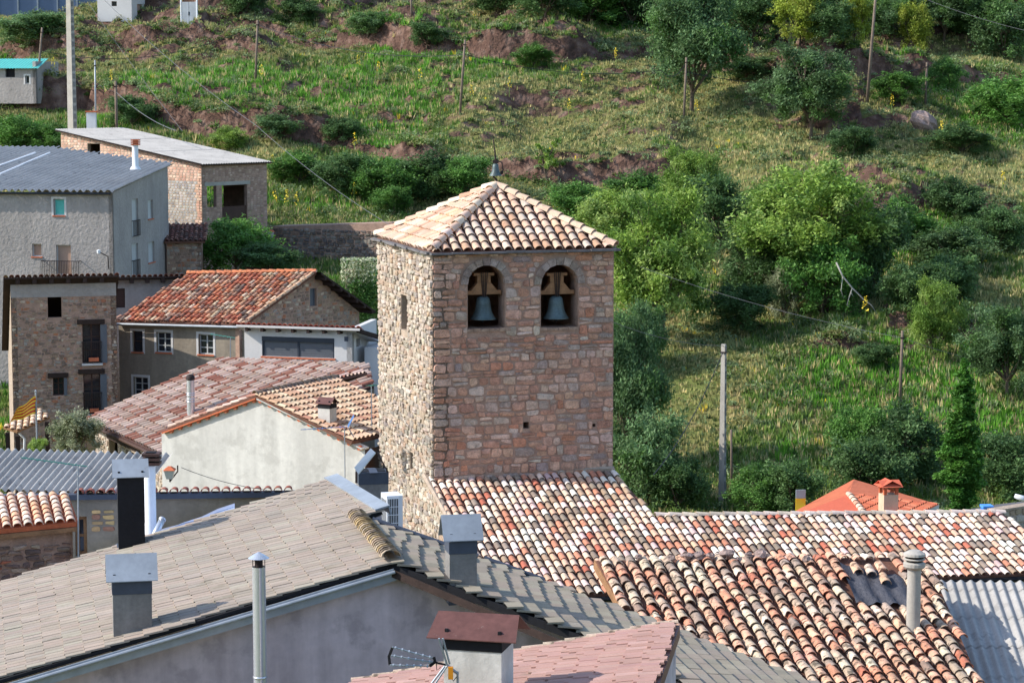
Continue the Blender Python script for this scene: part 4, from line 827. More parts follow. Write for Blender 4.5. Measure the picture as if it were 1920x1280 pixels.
def log_antenna():
    d = _f.O.y - .75; c = P(838, 1246, d); T = Thing('television_antenna', 'three armed aluminium antenna with orange box bracketed to the white chimney', 'antenna', c, 'television antennas')
    mb = MB(); mb.tube([c, P(858, 1262, d)], .02, 6); mb.tube([P(858, 1258, d), P(858, 1285, d)], .016, 6); T.part('bracket', mb, M['zinc'])
    for k, (a, b) in enumerate((((735, 1212), (812, 1233)), ((733, 1228), (812, 1241)), ((731, 1246), (808, 1248)))):
        mb = MB(); p, q = P(*a, d - .1), P(*b, d); mb.tube([p, q], .011, 6); T.part('arm', mb, M['zinc'])
        for i in range(6):
            mb = MB(); m = p + (q - p) * (i + .5) / 6; mb.tube([m - V((0, .04, 0)), m + V((0, .04, 0))], .014, 4); T.part('element', mb, M['zinc'])
    mb = MB(); mb.tube([P(736, 1212, d), P(729, 1230, d), P(731, 1246, d)], .02, 5); mb.tube([P(813, 1231, d), P(816, 1240, d), P(806, 1248, d)], .022, 5); mb.tube([P(812, 1240, d), c], .014, 5); T.part('end_bracket', mb, M['dark'])
    for (a, b) in (((823, 1196), (838, 1246)), ((830, 1196), (843, 1244)), ((815, 1282), (838, 1248)), ((808, 1282), (834, 1248))):
        mb = MB(); mb.tube([P(*a, d - .12), P(*b, d - .05)], .014, 5); T.part('reflector_arm', mb, M['zinc'])
    mb = MB(); mb.col = lin((236, 150, 40)); fr = Frame(P(845, 1260, d - .05), (1, 0, 0), (0, 1, 0), (0, 0, 1)); mb.box(fr, -.03, .03, -.03, .03, -.08, .07); T.part('amplifier_box', mb, M['plastic'])
    mb = MB(); mb.tube([P(846, 1268, d - .05), P(850, 1276, d - .06), P(856, 1268, d - .04)], .006, 5); mb.tube([P(818, 1242, d), P(819, 1256, d), P(826, 1250, d)], .006, 5); T.part('cable', mb, M['cable'])
log_antenna()
# ------------------------------------------------------------------ between the front house and the tower: air conditioner, grey chimney, dish
def air_conditioner():
    x, n = yaw(17); A = P(725, 930, 52); B = along(A, x, 755); w = (B - A).length; zt = A.z; zb = P(725, 1000, 52).z; f = Frame(V((A.x, A.y, 0)), x, n, (0, 0, 1)); dp = .55
    T = Thing('air_conditioner', 'white outdoor air conditioner unit beside the tower foot', 'air conditioner', (A.x, A.y + .2, zb)); mb = MB(); mb.box(f, 0, w, -dp, 0, zb, zt); T.part('casing', mb, M['white'])
    mb = MB(); mb.box(f, .03, w * .72, .001, .006, zb + .05, zt - .06); T.part('fan_opening', mb, M['dark'])
    for i in range(7):
        mb = MB(); s = .03 + (w * .72 - .03) * i / 6; mb.box(f, s - .006, s + .006, .006, .016, zb + .05, zt - .06); T.part('grille_bar', mb, M['white'])
    for i in range(5):
        mb = MB(); z = zb + .05 + (zt - zb - .11) * i / 4; mb.box(f, .02, w * .72 + .01, .016, .024, z - .008, z + .008); T.part('grille_bar', mb, M['white'])
    mb = MB()
    for i in range(6): s = -dp + .06 + i * .08; mb.box(f, -.006, -.001, s, s + .04, zb + .1, zt - .1)
    T.part('side_vent', mb, M['shutter'])
    mb = MB()
    for s in (.05, w - .05): mb.box(f, s - .02, s + .02, -dp, .02, zb - .05, zb - .002); mb.box(f, s - .02, s + .02, -dp + .05, -dp + .09, zb - 2.2, zb - .05)
    T.part('stand', mb, M['shutter'])
air_conditioner()
def grey_chimney():
    T, f, zb, zt = chimney('grey rendered chimney with slate blue band and tilted pale panel beside the tower', 673, 728, 886, 56, 11, .6, 3.5, M['chim'], M['slateblue'], .2, .05, .0, collar=M['slateblue'], collar_h=.3, group='chimneys', flash=False)
    mb = MB(); q = [P(664, 876, 55.5), P(672, 888, 55.5), P(704, 848, 55.7), P(695, 840, 55.7)]; k = [p + V((.01, .03, -.02)) for p in q]; mb.mesh(q + k, [(0, 1, 2, 3), (7, 6, 5, 4), (0, 4, 5, 1), (1, 5, 6, 2), (2, 6, 7, 3), (3, 7, 4, 0)]); T.part('tilted_panel', mb, M['white'])
    mb = MB(); mb.tube([P(706, 846, 56), P(728, 886, 56)], .02, 5); T.part('strut', mb, M['iron']); mb = MB(); mb.tube([P(668, 884, 55.6), P(668, 905, 55.6)], .03, 5); T.part('strut', mb, M['iron'])
grey_chimney()
def dish():
    c = P(795, 1018, 44.5); T = Thing('satellite_dish', 'grey satellite dish lying behind the dark right slope', 'satellite dish', c - V((0, 0, .6))); mb = MB(); ax = V((.1, .25, .96)).normalized(); a = ax.orthogonal().normalized(); b = ax.cross(a); n = 20
    rings = [(0.02, -.06), (.12, -.05), (.22, -.02), (.27, 0)]; vs_ = [c + (a * math.cos(6.2832 * k / n) + b * math.sin(6.2832 * k / n)) * r + ax * -h for r, h in rings for k in range(n)]; mb.mesh(vs_, [(i * n + k, i * n + (k + 1) % n, (i + 1) * n + (k + 1) % n, (i + 1) * n + k) for i in range(3) for k in range(n)] + [tuple(range(n))]); T.part('reflector', mb, M['zinc'], smooth=True)
    mb = MB(); mb.tube([c, c - V((0, 0, .6))], .025, 6); T.part('stand', mb, M['iron'])
dish()
# ------------------------------------------------------------------ low buildings left of the front house
def box_walls(T, pts, zb, mat_, name='wall'):
    mb = MB()
    for p, q in zip(pts, pts[1:] + pts[:1]): mb.face([p, q, V((q.x, q.y, zb)), V((p.x, p.y, zb))])
    return T.part(name, mb, mat_)
def corrugated_house():
    f = roof(P(0, 923, 52), (-.16, -.99), .26); poly = [uv(f, *p) for p in ((-80, 924), (272, 924), (345, 856), (-20, 854))]
    T = Thing('corrugated_house', 'low house with grey corrugated roof and scalloped brown eave behind the black chimney', 'house', (-11, 53, 5.))
    u0, u1 = min(p[0] for p in poly), max(p[0] for p in poly); v1 = max(p[1] for p in poly); v = 0
    for r in range(4):
        k = u0
        while k < u1:
            a, b = v1 * r / 4, v1 * (r + 1) / 4 + .08; pg = [(k, a), (k + .9, a), (k + .9, b), (k, b)]
            if any(scan(poly, k + .45)): corrugated(T, Frame(f.O + f.Z * (.02 + .012 * (4 - r)), f.X, f.Y, f.Z), pg, .177, .04, M['fibre_dark'] if rnd.random() < .6 else M['fibre'], 'roof_sheet')
            k += .885
    x, n = yaw(4); A = P(146, 930, 51.6); B = along(A, x, 560); L = (B - A).length; g = Frame(V((A.x, A.y, 0)), x, n, (0, 0, 1)); mb = MB(); mb.box(g, -2.2, L, -.12, .14, A.z - .06, A.z + .06); T.part('fascia', mb, M['slateblue'])
    me = [barrel(.2, .5, .09, col=lin(c)).data('eave_tile', M['tile'], None, True) for c in ((150, 84, 66), (134, 74, 60), (162, 98, 78))]; s = .05
    while s < L:
        T.single('eave_tile', rnd.choice(me), Frame(g.pt(s, .2, A.z + .07), x, -n, (0, 0, 1)).mat(), None); s += .235
    W_ = wallf(A - x * 2.2, B); wall(T, W_, L + 2.2, 5, A.z - .06, M['plaster_beige'], [rect(W_, 140, 1042, 164, 968)], depth=.2)
    r = rect(W_, 140, 1042, 164, 968); window(T, W_, r, 1, 2, M['wood'], bar=.09)
    q = masonry(P(170, 998, 51.6).z, P(170, 955, 51.6).z, lambda a, b: [(sz(W_, 170, 970)[0], sz(W_, 217, 970)[0])], (.12, .16), (.2, .34), j=.006); set_stones(T, None, W_, q, (.02, .03), [((196, 160, 108), 3), ((170, 120, 96), 2), ((150, 136, 96), 1)], M['brick'], 'brick', 60)
    mb = MB(); B2 = B - n * 5; A2 = A - n * 5 - x * 2.2; mb.face([V((B.x, B.y, A.z)), V((B2.x, B2.y, A.z - 1.3)), V((B2.x, B2.y, 5)), V((B.x, B.y, 5))]); mb.face([V((A.x, A.y, A.z + .06)) - x * 2.2, V((B.x, B.y, A.z + .06)), V((B2.x, B2.y, A.z - 1.3)), V((A2.x, A2.y, A.z - 1.3))]); mb.face([V((A2.x, A2.y, A.z - 1.3)), V((B2.x, B2.y, A.z - 1.3)), V((B2.x, B2.y, 5)), V((A2.x, A2.y, 5))]); T.part('rear_wall', mb, M['plaster_beige'])
    # silver membrane flashing between the roofs
    mb = MB(); g_ = 10; pts = []
    for i in range(g_ + 1):
        for j in range(5):
            s, t = i / g_, j / 4; p = P(150 + 300 * s, 1040 - 100 * s, 50.6 - 4.5 * (1 - t)) if False else (P(130 + 310 * s, 1052 - 108 * s, 51.3) * t + P(90 + 350 * s, 1085 - 130 * s, 47.5) * (1 - t)); pts.append(p + V((0, 0, rnd.uniform(-.04, .04))))
    mb.mesh(pts, [(i * 5 + j, (i + 1) * 5 + j, (i + 1) * 5 + j + 1, i * 5 + j + 1) for i in range(g_) for j in range(4)]); plain('silver_membrane', mb, M['silver'], 'crinkled silver waterproof membrane in the valley behind the beige roof', 'membrane', smooth=True)
corrugated_house()
def rubble_shed():
    f = roof(P(0, 988, 46), (.3, -.95), .3); poly = [uv(f, *p) for p in ((-40, 996), (147, 978), (128, 927), (-70, 930))]
    T = Thing('rubble_shed', 'rubble stone shed with small pale curved tile roof at the left edge', 'shed', (-10.5, 46.5, 5.)); rf = slab(T, f, poly, .1, M['terra'])
    lay(T, rf, f, poly, .215, .19, 'barrel', [((236, 208, 186), 4), ((222, 184, 158), 3), ((214, 162, 126), 1.4), ((200, 178, 160), 1)], M['tile'], w=.185, l=.3, h=.085, jit=(.004, .008, .015, .003), lift=.03)
    a = f.pt(*poly[0], -.1); b = f.pt(*poly[1], -.1); x = (b - a); x.z = 0; x.normalize(); W_ = wallf(a - V((x.y, -x.x, 0)) * .15, b - V((x.y, -x.x, 0)) * .15 - x * .12); L = (b - a).length; wall(T, W_, L - .1, 6.5, 0, M['mortar'], top=[(0, a.z + .05), (L - .1, b.z + .05)])
    e = f.pt(*poly[2], -.1); W2 = [V((b.x, b.y, b.z)) - x * .12, e]; mb = MB(); mb.face([W2[0], W2[1], V((e.x, e.y, 6.5)), V((W2[0].x, W2[0].y, 6.5))]); T.part('side_wall', mb, M['mortar'])
    q = masonry(8.2, a.z - .28, lambda p, r: [(0.05, L - .12)], (.08, .2), (.16, .4), j=.02); set_stones(T, None, W_, q, (.02, .07), [((128, 104, 92), 4), ((150, 126, 110), 3), ((112, 92, 86), 2), ((166, 144, 126), 1.4), ((176, 100, 76), .5)], M['rubble'], 'stone', 300)
    mb = MB(); mb.box(Frame(a, (b - a), V((x.y, -x.x, 0)), (0, 0, 1)), -.2, L, -.06, .02, -.1, -.01); T.part('eave_board', mb, M['wood'])
    p0 = P(147, 1050, 46.5); yagi('slim mast with green yagi antenna before the corrugated roof', p0, P(146, 872, 46.5), (-1, .1, .12), 8, 1.2, .16, M['zinc'], lin((60, 120, 110)))
rubble_shed()
def white_vent():
    d = 50; b = P(283, 1000, d); t = P(283, 872, d); T = Thing('vent_pipe', 'fat white vent pipe with brown louvre cap behind the black chimney', 'vent pipe', b); r = .125; mb = MB(); mb.lathe(b, [(r * 1.3, 0), (r, .25), (r, t.z - b.z)], 20); T.part('pipe', mb, M['white'], smooth=True)
    for i in range(3):
        mb = MB(); fr = Frame(t + V((.02, 0, .02 + i * .1)), (1, 0, 0), (0, 1, 0), (0, 0, 1)); k = .19; mb.box(fr, -k, k, -k, k, 0, .06); T.part('louvre', mb, M['brown'])
    mb = MB(); mb.box(Frame(t, (1, 0, 0), (0, 1, 0), (0, 0, 1)), -.1, .1, -.1, .1, 0, .3); T.part('vent_core', mb, M['dark'])
    a, b2 = P(287, 1000, 48), P(304, 974, 48.4); T = Thing('metal_flue', 'short shiny flue pipe leaning on the silver membrane', 'flue', a, 'metal flues'); mb = MB(); mb.tube([a - V((0, 0, .1)), b2], .07, 16); T.part('pipe', mb, M['steel'], smooth=True); mb = MB(); mb.tube([b2 - (b2 - a) * .03, b2 + (b2 - a) * .04], .078, 16); T.part('joint_band', mb, M['steel'], smooth=True)
white_vent()
# ------------------------------------------------------------------ white gable house
def white_house():
    x, n = yaw(-29); K = P(480, 740, 78); T = Thing('white_gable_house', 'whitewashed house gable with pale curved tile roof left of the tower', 'house', (K.x + 2, K.y + 3, 1.)); fr_ = roof(K, x, .33); fl = roof(K, -x, .37)
    pr = [uv(fr_, *p) for p in ((480, 740), (660, 828), (812, 796), (630, 708))]; pl = [uv(fl, *p) for p in ((480, 740), (315, 801), (400, 775), (600, 715))]
    ra = slab(T, fr_, pr, .1, M['channel']); lay(T, ra, fr_, pr, .25, .36, 'barrel', [((208, 172, 142), 4), ((198, 156, 126), 3), ((218, 188, 158), 2), ((180, 128, 104), 1.2)], M['tile'], maxn=300, w=.2, h=.085, jit=(.003, .006, .01, .002), lift=.05, top=.01)
    k2 = fl.pt(0, 0, 0); back = -n * 7; pl = [(0, 0), ((-n).dot(fl.X) * 7, 0)]; lo = (fl.pt(*uv(fl, 315, 801), 0) - fl.O).dot(fl.Y); pl = [(0, 0), (0, lo), (pl[1][0], lo), (pl[1][0], 0)]; la = slab(T, fl, pl, .1, M['channel']); lay(T, la, fl, pl, .25, .36, 'barrel', PAL_RED, M['tile'], maxn=0, w=.2, h=.085)
    ridge(T, ra, fr_.pt(0, 0, .03) + n * .1, fr_.pt(*pr[3], .03), .24, .42, [((130, 112, 100), 2), ((160, 136, 116), 1)], M['oldtile'], h=.12)
    base = V((K.x, K.y, 0)) - n * .13; W_ = wallf(base - x * 4.15, base + x * 4.3); prof = [(0, K.z - .1 - 4.15 * .37), (4.15, K.z - .1), (8.45, K.z - .1 - 4.3 * .33)]; wall(T, W_, 8.45, -1, 0, M['plaster_white'], top=prof)
    B = base + x * 4.3; mb = MB(); zt = K.z - .15 - 4.3 * .33; mb.face([V((B.x, B.y, zt)), V((B.x, B.y, zt)) - n * 8, V((B.x, B.y, -1)) - n * 8, V((B.x, B.y, -1))]); A_ = base - x * 4.15; mb.face([V((A_.x, A_.y, K.z - 1.7)), V((A_.x, A_.y, K.z - 1.7)) - n * 7, V((A_.x, A_.y, -1)) - n * 7, V((A_.x, A_.y, -1))]); T.part('side_wall', mb, M['brown'])
    for sgn, f, sl, L in ((1, fr_, .33, 4.5), (-1, fl, .37, 4.3)):       # orange underside tiles and pale verge
        d = (x * sgn + V((0, 0, -sl))).normalized(); e = Frame(K - V((0, 0, .12)), d, n, (0, 0, 1)); mb = MB(); mb.box(e, 0.03, L, -.12, .02, -.03, .02); T.part('verge_board', mb, M['plaster_white'] if sgn > 0 else M['terra']); s = .15
        while s < L:
            mb = MB(); c = e.pt(s, -.02, -.03); mb.tube([c, c - n * .12], .085, 8); T.part('verge_tile', mb, M['terra']); s += .42
    c = fr_.pt(*uv(fr_, 610, 790), 0); chimney('small cream chimney with brown folded hood on the white house roof', 596, 618, 758, c.y, -29, .42, 1.0, M['plaster_white'], M['rust'], .62, .2, .04, collar=M['dark'], collar_h=.12, group='chimneys', flash=False)
    p = P(647, 905, 73); yagi('mast with blue yagi antenna before the white gable wall', p, P(646, 800, 73), (-1, -.1, -.05), 5, 1.4, .3, M['zinc'], lin((70, 110, 160)), kind='reflector'); p = fr_.pt(*uv(fr_, 697, 805), 0); yagi('short mast with green antenna against the tower side', p, p + V((0, 0, 1.5)), (.2, -1, .2), 5, .5, .22, M['zinc'], lin((90, 170, 150)))
    p0 = P(330, 880, 74); T2 = Thing('wall_lamp', 'copper topped wall lantern left of the white gable wall', 'lamp', p0, 'wall lanterns'); lantern(T2, P(318, 886, 76), .2, P(333, 872, 76.4))
def lantern(T, c, s, arm):
    f = Frame(c, (1, 0, 0), (0, 1, 0), (0, 0, 1)); mb = MB()
    def fr4(z0, a, z1, b): return [f.pt(x * a, y * a, z0) for x, y in ((-1, -1), (1, -1), (1, 1), (-1, 1))] + [f.pt(x * b, y * b, z1) for x, y in ((-1, -1), (1, -1), (1, 1), (-1, 1))]
    q = [(0, 1, 5, 4), (1, 2, 6, 5), (2, 3, 7, 6), (3, 0, 4, 7), (4, 5, 6, 7), (3, 2, 1, 0)]; mb.mesh(fr4(-s, s * .5, s * .5, s * .85), q); T.part('glass_box', mb, M['frame']); mb = MB(); mb.mesh(fr4(s * .5, s, s * 1.1, s * .25), q); T.part('cap', mb, M['terra']); mb = MB(); mb.tube([c - V((0, 0, s)), c - V((0, 0, s * 1.5)), arm - V((0, 0, s)), arm], .025, 6); T.part('bracket', mb, M['iron'])
white_house()
# ------------------------------------------------------------------ house with the long reddish roof
def red_roof_house():
    E = P(160, 787, 96); f = roof(E, (-.89, -.45), .37); poly = [uv(f, *p) for p in ((160, 787), (415, 673), (690, 684), (700, 722), (330, 866))]
    T = Thing('red_roof_house', 'house with long reddish grey tiled roof and pale stone wall below its gutter', 'house', (-12, 94, 0.)); rf = slab(T, f, poly, .12, mat('shaded_channel', (84, 60, 54)))
    lay(T, rf, f, poly, .40, .44, 'barrel', PAL_RED, M['tile'], maxn=300, w=.25, h=.14, jit=(.004, .01, .01, .003), lift=.04, nvar=24, vis=lambda X, Y: Y < 875 - max(0, X - 330) * .42 and X < 690)
    a = f.pt(*poly[0], -.12); b = f.pt(*poly[4], -.12); g = V((-.89, -.45, 0)); mb = MB(); mb.tube([a + g * .05, b + g * .05], .08, 8); T.part('gutter', mb, M['brown'])
    W_ = wallf(a - g * .35, b - g * .35); L = (b - a).length; ho = [rect(W_, 204, 880, 222, 822), rect(W_, 236, 880, 262, 842)]; wall(T, W_, L, 0, a.z - .02, M['mortar_lit'], ho); q = masonry(a.z - 2.2, a.z - .1, lambda p, r: [(0, ho[0][0] - .02), (ho[0][1] + .02, ho[1][0] - .02), (ho[1][1] + .02, L)], (.14, .26), (.2, .45), j=.02); set_stones(T, None, W_, q, (.02, .05), PAL_RUB, M['rubble'], 'stone', 120)
    mb = MB(); top = [f.pt(*p, -.12) for p in poly]
    for p, q in zip(top[:4], top[1:]): mb.face([p, q, V((q.x, q.y, 0)), V((p.x, p.y, 0))])
    T.part('side_wall', mb, M['plaster_beige']); mb = MB(); h = ho[0]; mb.box(W_, h[0] - .15, ho[1][1] + .3, -.1, .06, h[3] + .01, h[3] + .16); T.part('lintel', mb, M['darkwood']); b_ = f.pt(*uv(f, 357, 780), 0)
    flue('shiny flue with round black cowl on the reddish roof', 357, 702, b_.y, b_.z - .2, .155, cap='dome')
red_roof_house()
# ------------------------------------------------------------------ orange roofed house, its gable and white annex
def orange_house():
    a, b, c = P(212, 602, 104.5), P(452, 608, 102), P(592, 510, 105.6); f = roof3(a, b, c); d = P(350, 513, 107.6); poly = [uv(f, *p) for p in ((212, 602), (455, 609), (592, 510), (352, 514))]
    T = Thing('orange_roof_house', 'house with bright orange curved tile roof and grey beige front', 'house', (-13, 106, 1.)); rf = slab(T, f, poly, .14, M['channel'])
    lay(T, rf, f, poly, .265, .40, 'barrel', PAL_HOUSE, M['oldtile'], maxn=300, w=.215, h=.095, jit=(.012, .03, .03, .01), lift=.045, nvar=28); ridge(T, rf, f.pt(*poly[3], .05), f.pt(*poly[2], .05), .26, .45, [((208, 124, 82), 2), ((216, 150, 108), 1)], M['oldtile'], h=.12); ridge(T, rf, f.pt(*poly[1], .03), f.pt(*poly[2], .03), .22, .42, [((214, 172, 136), 2), ((206, 152, 114), 1)], M['oldtile'], 'verge_tile', h=.1)
    x = (b - a); x.z = 0; x.normalize(); n = V((x.y, -x.x, 0)); W_ = wallf(a - n * .3 + x * .1, b - n * .3); L = (b - a).length; R = [rect(W_, *r) for r in ((248, 660, 268, 620), (293, 661, 321, 622), (372, 665, 400, 626), (250, 744, 278, 706))]; z = f.pt(*poly[0], -.14).z
    wall(T, W_, L - .1, 0, z, M['plaster_beige'], R, depth=.25)
    for r, k in zip(R, (1, 2, 2, 2)): window(T, W_, r, k, 3 if k == 2 else 2, M['frame'] if k == 2 else M['brown'], M['terra'], surround=M['white_smooth'])
    mb = MB(); mb.tube([a + n * .04 + V((0, 0, -.12)), b + n * .04 + V((0, 0, -.12))], .06, 8); T.part('gutter', mb, M['zinc'])
    # gable wall facing right, right-hand roof slope
    gb = f.pt(*poly[1], -.1); gp = f.pt(*poly[2], -.1); gx = gp - gb; gx.z = 0; ga = V((gb.x, gb.y, 0)); L1 = gx.length; gx.normalize(); n2 = V((gx.y, -gx.x, 0)); end = along(gp, gx, 690); L2 = (V((end.x, end.y, 0)) - ga).length; ze = P(686, 585, end.y).z; off = -n2 * .3 + gx * .05; G = wallf(ga + off, ga + gx + off); gw = rect(G, 581, 573, 594, 541)
    wall(T, G, L2 - .35, 0, 0, M['mortar'], [gw], top=[(0, gb.z), (L1, gp.z), (L2 - .35, ze)], name='gable_wall'); window(T, G, gw, 1, 1, M['shutter'], glass=M['shutter'])
    free = lambda p, r: [(max(.1, (p - gb.z) / (gp.z - gb.z) * L1 + .15), min(L2 - .5, L2 - (r - ze) / (gp.z - ze) * (L2 - L1) - .3))] if not (r > gw[2] and p < gw[3]) else [(max(.1, (p - gb.z) / (gp.z - gb.z) * L1 + .15), gw[0] - .05), (gw[1] + .05, min(L2 - .5, L2 - (r - ze) / (gp.z - ze) * (L2 - L1) - .3))]
    q = [s for s in masonry(gb.z - 1.2, gp.z - .3, free, (.12, .2), (.16, .36), j=.02) if s[1][0] > s[0][0] + .05]; set_stones(T, None, G, q, (.0, .03), PAL_VILL, M['rubble'], 'stone', 0)
    back = V((n2.x, n2.y, 0)) * -5; e3 = V((end.x, end.y, ze)); mb = MB(); p0 = gp + n2 * .3 + V((0, 0, .1)); p1 = e3 + n2 * .3 + gx * .2 + V((0, 0, .05)); mb.mesh([p0, p1, p1 + back, p0 + back, p0 - V((0, 0, .1)), p1 - V((0, 0, .1)), p1 + back - V((0, 0, .1)), p0 + back - V((0, 0, .1))], [(0, 1, 2, 3), (7, 6, 5, 4), (0, 4, 5, 1), (1, 5, 6, 2)]); T.part('right_slope', mb, M['darkwood'])
    for i in range(7):
        mb = MB(); k = p0 + (p1 - p0) * (i + .5) / 7; mb.box(Frame(k, gx, n2, (0, 0, 1)), -.06, .06, -1.0, .05, -.24, -.1); T.part('rafter', mb, M['darkwood'])
    sd = V((a.x, a.y, 0)) - n * .3 + x * .1; mb = MB(); mb.face([V((sd.x, sd.y, z)), V((sd.x, sd.y, z)) - n * 4, V((sd.x, sd.y, 0)) - n * 4, V((sd.x, sd.y, 0))]); T.part('side_wall', mb, M['plaster_beige'])
    p = P(440, 680, 99); T2 = yagi('green antenna on a thin mast before the white annex', P(432, 690, 99), P(432, 632, 99), (-1, .1, .15), 5, .9, .25, M['zinc'], lin((80, 170, 150)))
orange_house()
def annex():
    x, n = yaw(-16); A = P(458, 612, 100); B = along(A, x, 660); L = (B - A).length; W_ = wallf(A, B); T = Thing('white_annex', 'white rendered annex with long grey roller shutter below the gable', 'house', (A.x + 2, A.y + 1, 4.)); r = rect(W_, 491, 672, 627, 630); zt = A.z
    wall(T, W_, L, 3, zt, M['white_smooth'], [r], depth=.25); s0, s1, z0, z1 = r; mb = MB(); mb.box(W_, s0, s1, -.1, .02, z1 - .2, z1 - .003); T.part('shutter_box', mb, M['anthracite'])
    mb = MB(); m = (s0 + s1) / 2
    for s in (s0 + .03, m, s1 - .03): mb.box(W_, s - .04, s + .04, -.12, -.04, z0, z1 - .2)
    T.part('shutter_frame', mb, M['anthracite']); k = 14
    for i in range(k):
        mb = MB(); a = z0 + (z1 - .2 - z0) * i / k; b = z0 + (z1 - .2 - z0) * (i + 1) / k; mb.box(W_, s0 + .07, s1 - .07, -.11 - .0 * i, -.07 - (.008 if i % 2 else 0), a + .004, b - .002); T.part('shutter_slat', mb, M['shutter'])
    mb = MB(); mb.box(W_, s0 - .05, s1 + .05, -.2, .06, z0 - .07, z0 - .004); T.part('sill', mb, M['terra'])
    C = along(B, -n, 706); L2 = (C - B).length; S = wallf(B, C); wall(T, S, L2, 3, 0, M['white_smooth'], [rect(S, 668, 648, 676, 636)], top=[(0, zt), (L2, zt + .15)], name='side_wall'); mb = MB(); w = rect(S, 668, 648, 676, 636); mb.box(W_, L - .35, L - .18, 0, .02, zt - .5, zt - .3); T.part('vent_grille', mb, M['slateblue'])
    g = Frame(V((A.x, A.y, 0)), x, n, (0, 0, 1)); mb = MB(); gs = Frame(g.pt(0, .42, zt + .12), x, (n + V((0, 0, .3))).normalized(), (0, 0, 1)); mb.box(gs, -.2, L + .5, -2.6, 0, -.1, 0); T.part('roof_slab', mb, M['white_smooth']); me = [barrel(.2, .6, .08, col=lin(c)).data('eave_tile', M['tile'], None, True) for c in ((178, 92, 74), (160, 80, 64), (190, 110, 88))]; s = -.1
    while s < L + .45: T.single('eave_tile', rnd.choice(me), Frame(g.pt(s, .45, zt + .13), x, -n - V((0, 0, .3)), n * -.3 + V((0, 0, 1))).mat()); s += .24
    for i in range(7):
        mb = MB(); s = .25 + i * (L - .3) / 6.6; mb.box(g, s - .06, s + .06, 0, .38, zt - .16, zt + .018); T.part('rafter', mb, M['darkwood'])
    e = g.pt(L + .5, .42, zt + .1); e2 = g.pt(L + 1.3, -3.0, zt - .8); mb = MB(); mb.mesh([e, e2, e2 - V((0, 0, .22)), e - V((0, 0, .15)), e - x * .15, e2 - x * .15, e2 - x * .15 - V((0, 0, .22)), e - x * .15 - V((0, 0, .15))], [(0, 1, 2, 3), (7, 6, 5, 4), (0, 4, 5, 1), (3, 2, 6, 7)]); T.part('barge_board', mb, M['darkwood'])
    mb = MB(); mb.box(g, L + .35, L + 1.2, -3.2, -.6, 3, zt - .8); T.part('rear_wing', mb, M['white_smooth'])
annex()
